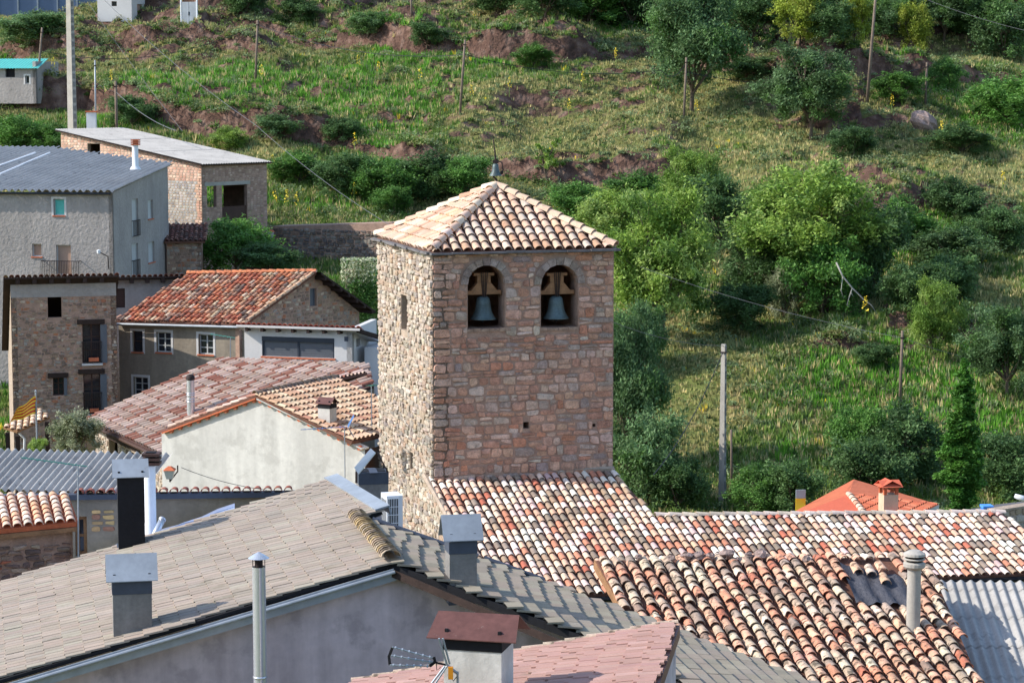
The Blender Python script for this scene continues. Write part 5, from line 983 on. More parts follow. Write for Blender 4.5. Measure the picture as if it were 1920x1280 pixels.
# ------------------------------------------------------------------ rubble house with the flag in front
def rubble_house():
    x, n = yaw(14); A = P(19, 522, 100); B = along(A, x, 217); L = (B - A).length; W_ = wallf(A, B); zt = A.z; T = Thing('rubble_house', 'tall rubble stone house with dark timber lintels and small balconies', 'house', (A.x + 2, A.y + 2, 0.)); R = [rect(W_, *r) for r in ((89, 595, 116, 553), (154, 680, 190, 608), (156, 775, 190, 701), (99, 741, 121, 708))]
    wall(T, W_, L, 0, zt, M['mortar'], R, depth=.3)
    def spans(p, r_):
        bl = sorted([(r[0] - .02, r[1] + .02) for r in R if r_ > r[2] and p < r[3] + .2]); out = []; s = 0
        for q, w in bl:
            if q > s: out.append((s, q))
            s = max(s, w)
        out.append((s, L)); return out
    q = masonry(1.5, zt - .9, spans, (.09, .17), (.12, .3), j=.02, gap=.016); q = [k for k in q if rnd.random() < .82]; set_stones(T, None, W_, q, (.0, .035), PAL_VILL, M['rubble'], 'stone', 300)
    mb = MB(); mb.box(W_, 0, L, .0, .03, zt - .85, zt - .002); T.part('plaster_band', mb, M['plaster_grey'])
    for r, k in zip(R[1:], (0, 1, 2)):
        window(T, W_, r, 2, 3, M['brown'], inset=.2); mb = MB(); mb.box(W_, r[0] - .22, r[1] + .18, -.05, .1, r[3] + .005, r[3] + .21); T.part('lintel', mb, M['darkwood']); mb = MB(); mb.box(W_, r[1] - .02, r[1] + .26 if k < 2 else r[1] + .12, .02, .06, r[2], r[3] - .02); T.part('shutter', mb, M['shutter'])
        if k < 2: railing(T, W_, r[0] - .02, r[1] + .02, r[2] + .05, r[2] + .95, .1, 10); mb = MB(); mb.box(W_, r[0] - .05, r[1] + .05, 0, .16, r[2] - .09, r[2] - .002); T.part('balcony_sill', mb, M['white_smooth']); mb = MB(); mb.box(W_, r[0] + .25, r[1] - .12, .13, .24, r[2] + .1, r[2] + .26); T.part('planter', mb, M['terra'])
    mb = MB(); r = R[0]; mb.box(W_, r[0] - .12, r[1] + .15, -.02, .034, r[3] + .01, r[3] + .12); T.part('window_head', mb, M['plaster_grey'])
    S = wallf(B, B - n * 6); wall(T, S, 6, 0, zt, M['mortar'], name='side_wall', top=[(0, zt), (6, zt - 4)]); S = wallf(A - n * 6, A); wall(T, S, 6, 0, zt, M['mortar_lit'], name='side_wall', top=[(0, zt - 4), (6, zt)]); S = wallf(B - n * 6, A - n * 6); wall(T, S, L, 0, zt - 4, M['mortar'], name='rear_wall')
    # recessed upper wall to the right, behind the orange roof
    C = P(205, 522, 108); D = along(C, x, 353); W2 = wallf(C, D); r = rect(W2, 214, 577, 235, 541); wall(T, W2, (D - C).length, 3, C.z, M['plaster_grey'], [r], name='upper_wall'); window(T, W2, r, 1, 1, M['brown'], glass=M['brown'])
    for F_, LL, z, s0 in ((W_, L, zt, -.3), (W2, (D - C).length, C.z, .0)):
        g = Frame(F_.O, F_.X, F_.Y, F_.Z); mb = MB(); gs = Frame(g.pt(0, .45, z + .08), g.X, (g.Y + V((0, 0, .66 if F_ is W_ else .2))).normalized(), (0, 0, 1)); mb.box(gs, s0, LL + .1, -6.8 if F_ is W_ else -3, 0, -.08, 0); T.part('roof_slab', mb, M['darkwood']); me = [barrel(.21, .6, .085, col=lin(c)).data('eave_tile', M['tile'], None, True) for c in ((196, 150, 128), (170, 110, 90), (206, 176, 156))]; s = s0 + .1
        while s < LL + .1: T.single('eave_tile', rnd.choice(me), Frame(g.pt(s, .48, z + .09), F_.X, -F_.Y - V((0, 0, .2)), F_.Y * -.2 + V((0, 0, 1))).mat()); s += .25
        s = .3
        while s < LL: mb = MB(); mb.box(g, s - .09, s + .09, .0, .42, z - .22, z - .004); T.part('rafter', mb, M['darkwood']); s += .72
rubble_house()
def porch_and_flag():
    x, n = yaw(10); f = roof(P(8, 800, 95), (.15, -.98), .28); poly = [uv(f, *p) for p in ((6, 800), (32, 808), (93, 781), (70, 764))]; T = Thing('porch', 'small porch with pale tiled roof under the flag', 'porch', (-19.8, 95.5, 1.)); rf = slab(T, f, poly, .1, M['wood']); lay(T, rf, f, poly, .26, .36, 'barrel', [((232, 204, 170), 3), ((220, 184, 148), 2)], M['tile'], maxn=60, w=.21, h=.06)
    for p in ((14, 806), (33, 812), (88, 786)): a = hit(f, *p) - V((0, 0, .1)); mb = MB(); mb.box(Frame(V((a.x, a.y, 0)), x, n, (0, 0, 1)), -.09, .09, -.09, .09, 0.5, a.z); T.part('post', mb, M['darkwood'])
    mb = MB(); a = P(36, 812, 95.6); b = P(45, 860, 95.6); mb.tube([a, P(46, 822, 95.6), b], .05, 8); T.part('drain_pipe', mb, M['white'])
    b = P(70, 852, 90); t = P(67, 735, 90); T = Thing('flagpole', 'thin grey flagpole standing before the porch', 'flagpole', b); mb = MB(); mb.tube([b, t], .035, 8); T.part('pole', mb, M['zinc']); mb = MB(); mb.lathe(t, [(.04, 0), (.05, .05), (0, .1)], 8); T.part('finial', mb, M['zinc'])
    mb = MB(); g, m = 12, 9; p0, p1, p2, p3 = P(67, 742, 89.9), P(66, 776, 89.9), P(18, 792, 89.2), P(30, 768, 89.2); vs_ = []
    for i in range(g + 1):
        for j in range(m + 1): s, q = i / g, j / m; vs_.append((p0 * (1 - q) + p1 * q) * (1 - s) + (p3 * (1 - q) + p2 * q) * s + V((0, .12 * math.sin(s * 7 + q * 2), .03 * math.sin(s * 9))))
    for j in range(m): mb.mesh(vs_, [(i * (m + 1) + j, (i + 1) * (m + 1) + j, (i + 1) * (m + 1) + j + 1, i * (m + 1) + j + 1) for i in range(g)], lin((252, 208, 70)) if j % 2 == 0 else lin((206, 62, 48)))
    plain('flag', mb, M['plastic'], 'yellow flag with four red stripes drooping from the flagpole', 'flag', smooth=True)
porch_and_flag()
# ------------------------------------------------------------------ grey house and brick building up the slope
def grey_house():
    x, n = yaw(-8); B = P(210, 362, 118); A = along(B, x, -60); L = (B - A).length; C = along(B, -n, 315); D_ = (C - B).length; W_ = wallf(A, B); S = wallf(B, C); zt = B.z; T = Thing('grey_house', 'grey rough rendered house with dark corrugated roof at the upper left', 'house', (A.x + 5, A.y + 4, 3.))
    R = [rect(W_, *r) for r in ((100, 404, 121, 373), (60, 481, 78, 457), (105, 516, 134, 459))]; RS = [rect(S, *r) for r in ((247, 442, 260, 374), (277, 409, 287, 376), (247, 516, 260, 458), (278, 490, 290, 455))]
    zc = P(315, 312, C.y).z; wall(T, W_, L, 3, zt, M['plaster_grey'], R, depth=.2); wall(T, S, D_, 3, 0, M['plaster_grey'], RS, top=[(0, zt), (D_, zc)], depth=.2, name='side_wall')
    window(T, W_, R[0], 1, 1, M['frame'], M['terra'], glass=M['teal'], surround=M['white_smooth']); window(T, W_, R[1], 1, 1, M['white_smooth'], M['terra'], glass=M['blind']); window(T, W_, R[2], 1, 1, M['white_smooth'], glass=M['blind'], name='balcony_door'); railing(T, W_, R[2][0] - .7, R[2][1] + .5, R[2][2] + .0, R[2][2] + .75, .35, 22)
    for r in RS: window(T, S, r, 1, 1, M['frame'], M['terra'] if r[3] - r[2] < 1.5 else None, glass=M['frame'], inset=.1)
    for r in (RS[0], RS[2]): railing(T, S, r[0] - .05, r[1] + .05, r[2] + .05, r[2] + .85, .08, 8)
    f = roof3(W_.pt(0, .4, zt + .05), W_.pt(L, .4, zt + .05), S.pt(D_, .1, zc + .05)); u0 = (W_.pt(0, .25, zt) - f.O).dot(f.X); u1 = (W_.pt(L, .25, zt) - f.O).dot(f.X) + .25; vt = (S.pt(D_, 0, zc) - f.O).dot(f.Y) + .3; k = u0; q = 0
    if u0 > u1: u0, u1 = u1, u0; k = u0
    k -= 9 * 1.09
    while k < u1:
        vk = vt * (1 + min(.7, .55 * max(0, (u1 - k)) / (u1 - u0)) - .02)
        for j in range(4): corrugated(T, Frame(f.O + f.Z * (.03 + .012 * (4 - j)), f.X, f.Y, f.Z), [(k, vk * j / 4), (min(k + 1.1, u1), vk * j / 4), (min(k + 1.1, u1), vk * (j + 1) / 4 + .1), (k, vk * (j + 1) / 4 + .1)], .34, .07, M['fibre_dark'], 'roof_sheet', step=6)
        k += 1.09
    mb = MB(); a, b = W_.pt(0, .25, zt - .02), W_.pt(L, .25, zt - .02); mb.tube([a, b], .06, 8); T.part('gutter', mb, M['anthracite']); E = C - x * L; mb = MB(); mb.face([V((C.x, C.y, zc)), V((E.x, E.y, zc)), V((E.x, E.y, 3)), V((C.x, C.y, 3))]); T.part('rear_wall', mb, M['plaster_grey'])
    for z in (0., .012): 
        c = [hit(f, 0, 314 if z else 330) + f.Z * .1, hit(f, 66 if z else 93, 290) + f.Z * .1]; mb = MB(); mb.tube(c, .06, 6); T.part('white_seam', mb, M['white'])
    t = P(254, 262, 121); b = P(254, 314, 121); Q = Thing('pipe_chimney', 'white pipe chimney with red brick cap on the dark corrugated roof', 'chimney', b); mb = MB(); mb.lathe(b - V((0, 0, .1)), [(.3, 0), (.22, .12), (.17, .18), (.16, t.z - b.z - .15)], 16); Q.part('pipe', mb, M['white'], smooth=True)
    for i in range(3): mb = MB(); mb.box(Frame(t + V((0, 0, -.28 + i * .11)), (1, 0, 0), (0, 1, 0), (0, 0, 1)), -.22, .22, -.22, .22, 0, .07); Q.part('cap', mb, M['terra'])
    mb = MB(); mb.lathe(t + V((0, 0, -.28)), [(.14, 0), (.14, .3)], 10); Q.part('vent', mb, M['dark'])
    p = P(185, 472, 117.5); Q = Thing('wall_lamp', 'small wall spotlight with cable on the grey house front', 'lamp', p, 'wall lanterns'); mb = MB(); mb.lathe(p, [(.0, -.1), (.09, -.08), (.1, .08), (0, .12)], 10); Q.part('head', mb, M['white']); mb = MB(); mb.tube([p, p + V((.45, .1, -.25)), p + V((.45, .25, -.9))], .03, 6); Q.part('bracket', mb, M['iron'])
grey_house()
def brick_building():
    cx, cn = yaw(-40); C = P(378, 310, 135); A = along(C, cx, 115); B = along(C, -cn, 500); W_ = wallf(A, C); L = (C - A).length; S = wallf(C, B); D_ = (B - C).length; zA = P(115, 246, A.y).z; zC = C.z; zB = P(500, 306, B.y).z; T = Thing('brick_building', 'unfinished brick building with grey sheet roof below the tall concrete post', 'building', (C.x, C.y + 3, 6.))
    RW = [rect(W_, 164, 295, 188, 269)]; RS = [rect(S, *r) for r in ((388, 388, 406, 347), (416, 414, 464, 348))]; zb = 5.5
    wall(T, W_, L, zb, 0, M['mortar_lit'], RW, top=[(0, zA), (L, zC)]); wall(T, S, D_, zb, 0, M['mortar'], RS, top=[(0, zC), (D_, zB)], name='front_wall'); E = A - cn * D_; mb = MB(); zE = zA + zB - zC; mb.face([V((A.x, A.y, zA)), V((E.x, E.y, zE)), V((E.x, E.y, zb)), V((A.x, A.y, zb))]); mb.face([V((B.x, B.y, zB)), V((B.x, B.y, zb)), V((B.x, B.y, zb)) + (E - B) * .3, V((B.x, B.y, zB)) + V((E.x - B.x, E.y - B.y, zE - zB)) * .3]); mb.face([V((E.x, E.y, zE)), V((E.x, E.y, zb)), V((E.x, E.y, zb)) + (B - E) * .5, V((E.x, E.y, zE)) + V((B.x - E.x, B.y - E.y, zB - zE)) * .5]); T.part('rear_wall', mb, M['mortar'])
    def spn(F_, RR, Lm, cut=None):
        def s(p, r):
            m = p + (r - p) / 2; end = Lm if not cut else max(0, min(Lm, (zA - m) / ((zA - zC) / L))) if m > zC else Lm; out = []; st = 0
            for h in sorted(h for h in RR if r > h[2] + .02 and p < h[3] - .02): out.append((st, h[0])); st = h[1]
            if end > st: out.append((st, end))
            return out
        return s
    BP = [((212, 170, 146), 4), ((200, 154, 130), 3), ((222, 188, 164), 2), ((188, 140, 118), 1)]; q = masonry(zb + 3, zA - .1, spn(W_, RW, L, True), (.16, .16), (.29, .31), j=.003, gap=.012, split=0); g = sz(W_, 313, 440); 
    blk = [k for k in q if k[0][0] > g[0] and k[0][1] < sz(W_, 340, 340)[1] and k[0][0] < sz(W_, 365, 400)[0]]; q2 = [k for k in q if k not in blk]
    set_stones(T, None, W_, q2, (.008, .016), BP, M['brick'], 'brick', 180); set_stones(T, None, W_, blk, (.008, .016), [((168, 166, 164), 3), ((150, 148, 148), 2), ((184, 180, 174), 1)], M['brick'], 'cement_block', 100)
    q = masonry(zb + 2.5, zB - .05, spn(S, RS, D_), (.12, .12), (.24, .27), j=.003, gap=.01, split=0); set_stones(T, None, S, q, (.006, .014), [((176, 146, 128), 4), ((160, 130, 114), 3), ((188, 160, 142), 2)], M['brick'], 'brick', 120)
    mb = MB(); h = RS[1]; mb.box(S, RS[0][0] - .2, h[1] + .25, -.05, .03, h[3] + .01, h[3] + .22); T.part('lintel', mb, M['concrete']); mb = MB(); mb.box(S, h[0], h[1], -.15, -.08, h[2], h[2] + (h[3] - h[2]) * .42); T.part('low_door', mb, M['brown'])
    f = roof3(W_.pt(-.2, .2, zA + .12), W_.pt(L + .1, .2, zC + .1), S.pt(D_ + .15, .2, zB + .1)); cr = [W_.pt(-.25, .25, 0), W_.pt(L + .25, .25, 0), S.pt(D_ + .25, .25, 0), V((E.x, E.y, 0)) - cx * .3]; poly = []
    for p in cr: t = (f.O - p).dot(f.Z) / f.Z.z; w = p + V((0, 0, t)); poly.append(((w - f.O).dot(f.X), (w - f.O).dot(f.Y)))
    corrugated(T, f, poly, .2, .025, M['fibre'], 'roof', step=6); slab(T, f, poly, .05, M['darkwood'], 'roof_deck', top=-.06)
    v0, v1 = min(p[1] for p in poly), max(p[1] for p in poly)
    for t in (.34, .67):
        vv = v0 + (v1 - v0) * t; us = [p[0] for p in poly]; mb = MB(); iv = [u for u in np.arange(min(us), max(us), .1) if any(a <= vv <= b for a, b in scan(poly, u))]
        if iv: mb.box(f, min(iv), max(iv), vv - .015, vv + .015, .022, .032); T.part('sheet_seam', mb, M['fibre_dark'])
brick_building()
def stone_hut():
    x, n = yaw(6); A = P(312, 452, 127); B = along(A, x, 378); L = (B - A).length; W_ = wallf(A, B); T = Thing('stone_hut', 'small rubble hut with dark red tiles beside the grey house', 'hut', (A.x + 1, A.y + 1, 5.)); wall(T, W_, L, 5, A.z, M['mortar']); q = masonry(A.z - 2.1, A.z, lambda p, r: [(0, L)], (.1, .2), (.16, .36)); set_stones(T, None, W_, q, (.01, .05), PAL_VILL, M['rubble'], 'stone', 60); S = wallf(B, B - n * 4); wall(T, S, 4, 5, A.z, M['mortar'], name='side_wall')
    f = roof(A + n * .2, n, .22); poly = [(-.1, -.05), (L + .2, -.05), (L + .2, 3.4), (-.1, 3.4)]; rf = slab(T, f, poly, .1, M['channel']); lay(T, rf, f, poly, .26, .38, 'barrel', [((150, 92, 78), 3), ((170, 120, 100), 2), ((120, 90, 80), 2)], M['oldtile'], maxn=80, w=.21, h=.09, jit=(.01, .03, .03, .01))
stone_hut()
# ------------------------------------------------------------------ hill: walls, huts, posts, cables
def retaining_wall():
    a, b = P(505, 448, 141), P(735, 470, 138); W_ = wallf(a, b); L = (V((b.x, b.y, 0)) - V((a.x, a.y, 0))).length; T = Thing('retaining_wall', 'dark dry stone retaining wall behind the annex and tower', 'wall', (a.x + 3, a.y + .3, 7.)); zt0, zt1 = P(505, 425, 141).z, P(735, 418, 138).z; zb = 6.
    wall(T, W_, L, zb, 0, M['mortar'], top=[(0, zt0), (L, zt1)]); q = masonry(zb + 1.2, min(zt0, zt1) - .02, lambda p, r: [(0, L)], (.13, .26), (.2, .46), j=.03); set_stones(T, None, W_, q, (.03, .1), [((128, 120, 112), 3), ((106, 98, 94), 3), ((148, 138, 126), 2), ((120, 104, 92), 1)], M['rubble'], 'stone', 300)
    mb = MB(); mb.face([W_.pt(0, 0, zt0), W_.pt(L, 0, zt1), W_.pt(L, -2, zt1), W_.pt(0, -2, zt0)]); T.part('wall_top', mb, M['mortar'])
    p = P(508, 438, 139); Q = Thing('wall_lamp', 'street lantern on the stone wall above the bush', 'lamp', p, 'wall lanterns'); lantern(Q, p, .22, p + V((.5, 0, -.3)))
retaining_wall()
def ivy_pillar():
    A = P(648, 600, 112); x, n = yaw(0); f = Frame(V((A.x, A.y, 0)), x, n, (0, 0, 1)); zt = P(655, 505, 112).z; T = Thing('ruined_pillar', 'broken pale stone wall end standing in the ivy', 'wall', (A.x, A.y, 4)); mb = MB(); mb.box(f, 0, .45, -.4, 0, 3, zt, j=.04); T.part('core', mb, M['mortar_lit']); q = masonry(zt - 3, zt, lambda a, b: [(0, .45)], (.14, .28), (.2, .45), j=.03); set_stones(T, None, wallf(A, A + x), q, (.03, .08), PAL_RUB, M['rubble'], 'stone', 40)
    r = np.random.RandomState(3); n_ = 9000; c = np.array(P(678, 545, 112)); u = r.randn(n_, 3) * np.array([.55, .35, 1.0]); u = np.clip(u, [-.95, -.8, -2.2], [1.0, .8, 1.55]); v, fc = quads(c + u, np.full(n_, .075), r); hi = (u[:, 2] > .55 + .4 * r.randn(n_) * .5) & (r.rand(n_) < .75); col = np.where(hi[:, None], np.array(lin((206, 208, 172))), np.array(lin((86, 126, 58)))) * (.75 + .5 * r.rand(n_, 1))
    o = bpy.data.objects.new('ivy', np_mesh('ivy', v, fc, col, M['leaf'])); COL.objects.link(o); tag(o, 'climbing ivy with creamy flowers between the annex and the tower', 'ivy')
ivy_pillar()
def post(label, top, base, r0=.1, r1=.075, mat_=None, group='utility poles', name='utility_pole', fittings=True, g=None):
    b = g or ground(*base); t = P(top[0], top[1], b.y); T = Thing(name, label, 'pole', b, group); mb = MB(); mb.tube([b - V((0, 0, .3)), b + (t - b) * .5, t], [r0, (r0 + r1) / 2, r1], 8); T.part('shaft', mb, mat_ or M['pole'], smooth=True)
    if fittings: mb = MB(); mb.box(Frame(t - V((0, 0, .35)), (1, 0, 0), (0, 1, 0), (0, 0, 1)), -r1 - .03, r1 + .03, -r1 - .03, r1 + .03, -.03, .03); T.part('cable_clamp', mb, M['iron'])
    return T, t
_, p_a = post('leaning wood pole behind the teal roofed hut', (79, 52), (71, 175)); _, p_b = post('wood pole on the green slope left of centre', (483, 38), (479, 152)); _, p_c = post('tallest leaning wood pole on the slope above the tower', (872, 75), (862, 217)); _, p_d = post('thin wood pole at the foot of the tall tree', (1287, 108), (1282, 228)); _, p_e = post('short wood pole above the boulder at the right', (1738, 117), (1735, 197)); _, p_f = post('very tall thin brown pole reaching the top edge at right', (1643, -20), (1625, 197), .13, .09); _, p_g = post('brown wood pole with cable arms on the right meadow', (1692, 620), (1687, 770), .09, .07); post('small pole stub at the top edge of the slope', (770, -12), (772, 38)); post('short dark wooden stake right of the concrete post', (1371, 805), (1372, 915), .06, .05, fittings=False)
def concrete_post(label, px, ptop, base, w0, w1, steps):
    b = base; t = P(px, ptop, b.y); H = t.z - b.z; T = Thing('concrete_post', label, 'pole', b, 'utility poles'); f = Frame(b, (.82, -.57, 0), (.57, .82, 0), (0, 0, 1)); mb = MB()
    def tap(s, e0, e1): mb.mesh([f.pt(x * w, y * w * .7 + e0, z) for z, w in ((-.3, w0), (H, w1)) for x, y in ((-1, -1), (1, -1), (1, 1), (-1, 1))], [(3, 2, 1, 0), (4, 5, 6, 7), (0, 1, 5, 4), (1, 2, 6, 5), (2, 3, 7, 6), (3, 0, 4, 7)])
    tap(0, 0, 0); T.part('shaft', mb, M['concrete'])
    for i in range(steps):
        z = H * (i + .5) / steps; w = w0 + (w1 - w0) * z / H; mb = MB(); mb.box(f, w + .002, w + .02, -w * .5, w * .5, z - H / steps * .32, z + H / steps * .32); T.part('web_recess', mb, M['chim'])
    mb = MB(); mb.box(f, -w1 - .04, w1 + .04, -w1 - .02, w1 + .02, H - .4, H - .34); T.part('clamp', mb, M['iron']); return t
p_h = concrete_post('tall concrete utility post standing right of the tower', 1356, 645, ground(1354, 946), .15, .1, 13)
concrete_post('very tall concrete utility post behind the brick building', 133, -30, P(137, 300, 147), .26, .19, 22)
_, p_i = post('grey metal pole with box behind the brick building', (178, 113), (180, 262), .06, .05, M['zinc'], g=V((P(180, 260, 150).x, 150, P(180, 260, 150).z))); _, p_j = post('short wood pole with wires behind the brick roof', (217, 152), (219, 262), .1, .09, g=V((P(219, 262, 149).x, 149, P(219, 262, 149).z)))
def meter_box():
    p = P(172, 240, 149); T = Thing('meter_box', 'small white meter cabinet behind the brick roof edge', 'cabinet', p); f = Frame(p, (1, 0, 0), (0, 1, 0), (0, 0, 1)); mb = MB(); mb.box(f, -.3, .3, -.2, .2, -.9, 1.0); T.part('body', mb, M['white']); mb = MB(); mb.box(f, -.36, .4, -.26, .26, 1.0, 1.08); T.part('cap', mb, M['terra'])
meter_box()
dy = V((0, 0, -.35))
wire('black phone cable from the leaning pole to the green slope pole', [p_a + dy * 5, p_b + dy], .03, 1.4); wire('black phone cable between the two poles above the tower', [p_b + dy, p_c + dy * 3], .03, .9); wire('black phone cable sagging from the tall leaning pole to the tall tree', [p_c + dy * 3, P(1240, 132, p_d.y), p_d + dy], .03, .7); wire('black cable from the tree pole to the boulder pole', [p_d + dy * 3, p_e + dy], .03, 1.1)
wire('pale cable from behind the tower to the concrete post', [P(1140, 600, 92), p_h + dy * .2], .013, .25, M['paleline']); wire('black cable running down left from the concrete post', [p_h + dy, P(1225, 890, 92)], .02, .5); wire('pale cable crossing the trees to the meadow pole', [P(1200, 500, 120), p_g + dy], .013, .3, M['paleline']); wire('pale cable from the meadow pole to the right edge', [p_g + dy, P(1990, 700, 118)], .013, .3, M['paleline'])
wire('long pale cable descending from the top left past the brick roof', [P(195, 0, 150), P(480, 235, 132), P(770, 445, 118)], .014, .35, M['paleline']); wire('steep pale cable ending at the brick roof', [P(165, 5, 150), P(342, 246, 141)], .013, .15, M['paleline']); wire('pale cable from the short pole over the brick roof', [p_j + dy * 2, P(330, 245, 141)], .02, .3, M['paleline']); wire('thin wire between the two poles behind the brick roof', [p_i + dy * 4, p_j + dy * 2], .018, .1); wire('thin cable across the white gable wall', [P(340, 876, 74), P(500, 918, 70)], .012, .1)
wire('faint high cable in the top right corner', [P(1690, -20, 175), P(1960, 66, 170)], .014, .3, M['paleline'])
def teal_hut():
    b = ground(40, 178); x, n = yaw(-14); A = V((P(-60, 178, b.y).x, b.y, b.z - .5)); A = along(A, x, -60); B = along(A, x, 68); W_ = wallf(A, B); L = (B - A).length; zt = P(30, 128, b.y).z; T = Thing('teal_roof_hut', 'cement hut with teal sheet roof at the left edge', 'hut', b); r = [rect(W_, 10, 145, 28, 128), rect(W_, 47, 157, 55, 142)]; wall(T, W_, L, b.z - 1, zt, M['plaster_grey'], r); window(T, W_, r[0], 1, 1, M['dark'], glass=M['dark']); window(T, W_, r[1], 1, 1, M['frame'], surround=M['white_smooth']); S = wallf(B, B - n * 4); wall(T, S, 4, b.z - 1, zt + .5, M['plaster_grey'], name='side_wall')
    f = roof(W_.pt(0, .35, zt - .02), n, .34); corrugated(T, f, [(-.2, 0), (L + .35, 0), (L + .2, 2.3), (-.2, 2.3)], .25, .025, M['teal'], 'roof', step=6)
teal_hut()
def compound():
    g0 = ground(90, 26); d = g0.y; A = P(-40, 22, d - .5); B = P(182, 28, d); W_ = wallf(A, B); L = (V((B.x, B.y, 0)) - V((A.x, A.y, 0))).length; zb = g0.z - .5; T = Thing('sheet_fence', 'blue grey sheet metal fence at the top left corner', 'fence', (A.x + 3, A.y, zb)); k = 6
    for i in range(k): mb = MB(); mb.box(W_, L * i / k + .02, L * (i + 1) / k - .02, -.04, 0, zb, zb + 3.6); T.part('panel', mb, M['bluewall'])
    for i in range(k + 1): mb = MB(); mb.box(W_, L * i / k - .06, L * i / k + .06, .0, .1, zb - .2, zb + 3.8); T.part('post', mb, M['zinc'])
    g1 = ground(230, 33); A = P(183, 30, g1.y - .3); B = P(247, 30, g1.y - .8); C = P(272, 28, g1.y + 1.5); zb = g1.z - .4; T = Thing('white_hut', 'white walled hut beside the blue fence at the top', 'hut', g1); W_ = wallf(A, B); L = (B - A).length; r = rect(W_, 209, 12, 219, 3); wall(T, W_, L, zb, zb + 3.4, M['white_smooth'], [r]); window(T, W_, r, 1, 1, M['brown']); S = wallf(B, C); L2 = (V((C.x, C.y, 0)) - V((B.x, B.y, 0))).length; r = rect(S, 257, 30, 268, 8); wall(T, S, L2, zb, zb + 3.4, M['white_smooth'], [r], name='side_wall'); window(T, S, r, 1, 1, M['blind'], glass=M['blind'], name='door'); mb = MB(); mb.box(Frame(V((A.x, A.y, 0)), W_.X, W_.Y, W_.Z), -.2, L + 1.2, -3.5, .2, zb + 3.4, zb + 3.55); T.part('roof', mb, M['fibre'])
    g = ground(355, 49); T = Thing('metal_gate', 'grey double metal gate before the earth bank', 'gate', g); f = Frame(g, (.95, -.3, 0), (.3, .95, 0), (0, 0, 1)); w = 30 * g.y / FPX; H = 45 * g.y / FPX
    for i in range(2): mb = MB(); mb.box(f, -w / 2 + w / 2 * i + .02, -w / 2 + w / 2 * (i + 1) - .02, -.03, .03, -.2, H * .9); T.part('leaf', mb, M['zinc'])
    for s in (-w / 2 - .06, w / 2 + .04): mb = MB(); mb.box(f, s - .05, s + .05, -.06, .06, -.3, H * 1.05); T.part('gate_post', mb, M['white'])
    mb = MB(); mb.box(f, -.05, .05, -.06, -.032, H * .35, H * .5); T.part('lock', mb, M['dark'])
compound()
def boulder():
    g = ground(1732, 248); mb = MB(); r = 26 * g.y / FPX; c = g + V((0, 0, r * .6)); n = 14; m = 9; vs_ = []
    for i in range(m + 1):
        for k in range(n): a = math.pi * i / m; b = 6.2832 * k / n; q = 1 + rnd.gauss(0, .06); vs_.append(c + V((math.sin(a) * math.cos(b) * r * q, math.sin(a) * math.sin(b) * r * q, math.cos(a) * r * .8 * q - math.sin(a) * math.cos(b) * r * .3)))
    mb.mesh(vs_, [(i * n + k, i * n + (k + 1) % n, (i + 1) * n + (k + 1) % n, (i + 1) * n + k) for i in range(m) for k in range(n)]); plain('boulder', mb, M['rock'], 'large pinkish boulder lying on the right slope', 'boulder', smooth=False, loc=tuple(g))
boulder()
